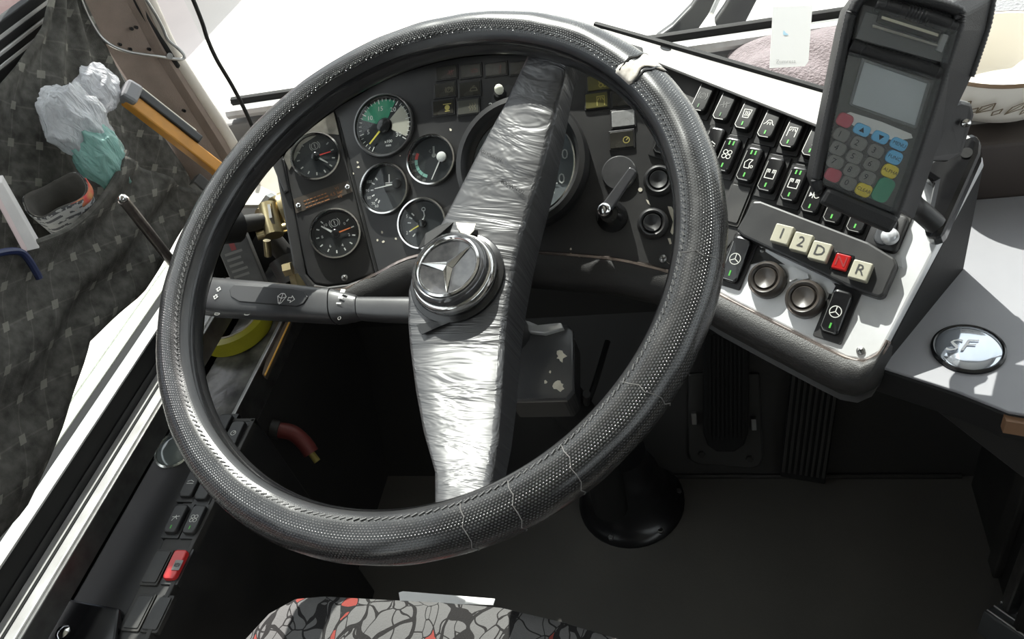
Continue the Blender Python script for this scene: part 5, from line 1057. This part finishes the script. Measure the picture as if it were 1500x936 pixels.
# ================================================================== lower right: door post panel with bolts
XP = .33
dp = thing('door_post', 'dark door post panel with bolts at the right edge', 'panel', (XP, .6, 0))
wbox(XP, XP + .05, .40, .80, 0, .43).build('panel', darkwall, dp, bevel=.004)
wbox(XP - .012, XP, .63, .66, .02, .42).build('upright_rib', dusty, dp, bevel=.003); wbox(XP - .02, XP, .56, .58, 0, .2).build('lower_rib', steel, dp, bevel=.003); wbox(XP - .014, XP, .535, .548, 0, .2).build('lower_rib', dusty, dp, bevel=.003)
g = Fr(hx(1395, 832, XP - .004), (-1, -.1, .2), up=(0, 0, 1)); MB().box(g, -.014, .014, -.016, .016, -.02, .0).build('eyelet_plate', dusty, dp, bevel=.006); MB().lathe(g, [(.011, 0), (.0105, .004), (.007, .005), (.006, .001), (.0001, 0)], 24).build('eyelet', gloss, dp, smooth=True)
g = Fr(hx(1465, 805, XP - .004), (-.8, -.5, .4), up=(0, 0, 1)); MB().lathe(g, [(.0075, -.004), (.0075, .003), (.006, .005), (.0035, .004), (.003, .001), (.0001, .001)], 20).build('bolt', steel, dp, smooth=True)
g = Fr(hx(1496, 661, XP - .004), (-.8, -.5, .4), up=(0, 0, 1)); MB().lathe(g, [(.007, -.004), (.007, .003), (.004, .005), (.0001, .005)], 20).build('bolt', mat('pale_bolt', (.6, .6, .55), .4, .5), dp, smooth=True)
ds = thing('step_plate', 'grey ridged step plate in the lower right corner', 'step', (.32, .52, 0))
MB().prism([hz(1440, 895, .06), hz(1500, 936, .06), hz(1540, 970, .06), hz(1600, 900, .06), hz(1520, 860, .06)], V3((0, 0, -.06))).build('plate', mat('grey_step', (.14, .145, .15), .4, .4), ds, bevel=.002)
for i in range(5): MB().tube([hz(1446 + i * 10, 893 - i * 6, .062), hz(1520 + i * 10, 945 - i * 6, .062)], .0016, 6).build('ridge', steel, ds)
# ================================================================== driver's seat
def seatf(nt, b, N, L, tc):
    nzd = N('ShaderNodeTexNoise'); nzd.inputs['Scale'].default_value = 14; nzd.inputs['Detail'].default_value = 2; L(tc.outputs['Object'], nzd.inputs[0])
    mxv = N('ShaderNodeMix'); mxv.data_type = 'VECTOR'; mxv.inputs[0].default_value = .06; L(tc.outputs['Object'], mxv.inputs[4]); L(nzd.outputs[1], mxv.inputs[5])
    mp = N('ShaderNodeMapping'); mp.inputs['Rotation'].default_value = (0, 0, .6); mp.inputs['Scale'].default_value = (1, .55, 1); L(mxv.outputs[1], mp.inputs[0])
    vo = N('ShaderNodeTexVoronoi'); vo.feature = 'DISTANCE_TO_EDGE'; vo.inputs['Scale'].default_value = 62; L(mp.outputs[0], vo.inputs[0])
    vb_ = N('ShaderNodeTexVoronoi'); vb_.feature = 'DISTANCE_TO_EDGE'; vb_.inputs['Scale'].default_value = 26; L(mp.outputs[0], vb_.inputs[0])
    l1 = math_(N, L, 'LESS_THAN', vo.outputs['Distance'], .03); l2 = math_(N, L, 'LESS_THAN', vb_.outputs['Distance'], .035); ln = math_(N, L, 'MAXIMUM', l1, l2)
    vc = N('ShaderNodeTexVoronoi'); vc.inputs['Scale'].default_value = 62; L(mp.outputs[0], vc.inputs[0]); sp = N('ShaderNodeSeparateColor'); L(vc.outputs['Color'], sp.inputs[0])
    rd = math_(N, L, 'GREATER_THAN', sp.outputs[0], .9)
    g1 = N('ShaderNodeMix'); g1.data_type = 'RGBA'; g1.inputs[6].default_value = (.115, .113, .112, 1); g1.inputs[7].default_value = (.2, .045, .038, 1); L(rd, g1.inputs[0])
    g2 = N('ShaderNodeMix'); g2.data_type = 'RGBA'; g2.inputs[7].default_value = (.022, .021, .021, 1); L(g1.outputs[2], g2.inputs[6]); L(ln, g2.inputs[0]); L(g2.outputs[2], b.inputs['Base Color'])
    b.inputs['Roughness'].default_value = .95; b.inputs['Specular IOR Level'].default_value = .1
    wv = N('ShaderNodeTexNoise'); wv.inputs['Scale'].default_value = 800; L(tc.outputs['Object'], wv.inputs[0]); bp = N('ShaderNodeBump'); bp.inputs['Strength'].default_value = .6; bp.inputs['Distance'].default_value = .0012; L(wv.outputs[0], bp.inputs['Height']); L(bp.outputs[0], b.inputs['Normal'])
seatm = uvmat('patterned_moquette', seatf)
SZ = .48
seat = thing('driver_seat', 'driver seat cushion with grey, black and red patterned fabric', 'seat', (-.29, .1, 0))
out = [hz(*p, SZ) for p in ((300, 1010), (345, 936), (385, 893), (425, 871), (470, 867), (560, 872), (650, 876), (740, 884), (830, 905), (930, 935), (1010, 975), (1040, 1040))]
x0 = min(p.x for p in out); x1 = max(p.x for p in out); out = [V3((out[0].x, -.12, SZ))] + out + [V3((out[-1].x, -.12, SZ))]
nn = len(out); c_ = sum(out, V3()) / nn
mb = MB(); lv = []
for sc_, dz in ((.93, -.13), (.985, -.11), (1.0, -.06), (1.0, -.025), (.985, -.008), (.95, 0), (.85, .006), (.6, .008), (.3, .006), (.02, .005)):
    lv.append([V3((c_.x + (p.x - c_.x) * sc_, c_.y + (p.y - c_.y) * sc_, SZ + dz)) for p in out])
mb.loft(lv); mb.build('cushion', seatm, seat, smooth=True, ang=80)
wbox(-.46, -.12, -.08, .25, .2, SZ - .13).build('seat_base', darkwall, seat, bevel=.01); wbox(-.40, -.18, 0, .2, 0, .2).build('pedestal', rubber, seat, bevel=.01)
MB().prism([hz(*p, SZ - .05) for p in ((584, 868), (590, 866), (725, 877), (722, 886), (640, 884), (586, 880))], V3((0, 0, -.002))).build('paper_slip', mat('white_paper', (.85, .85, .84), .7), cat='paper', label='white paper slip sticking out at the seat front')
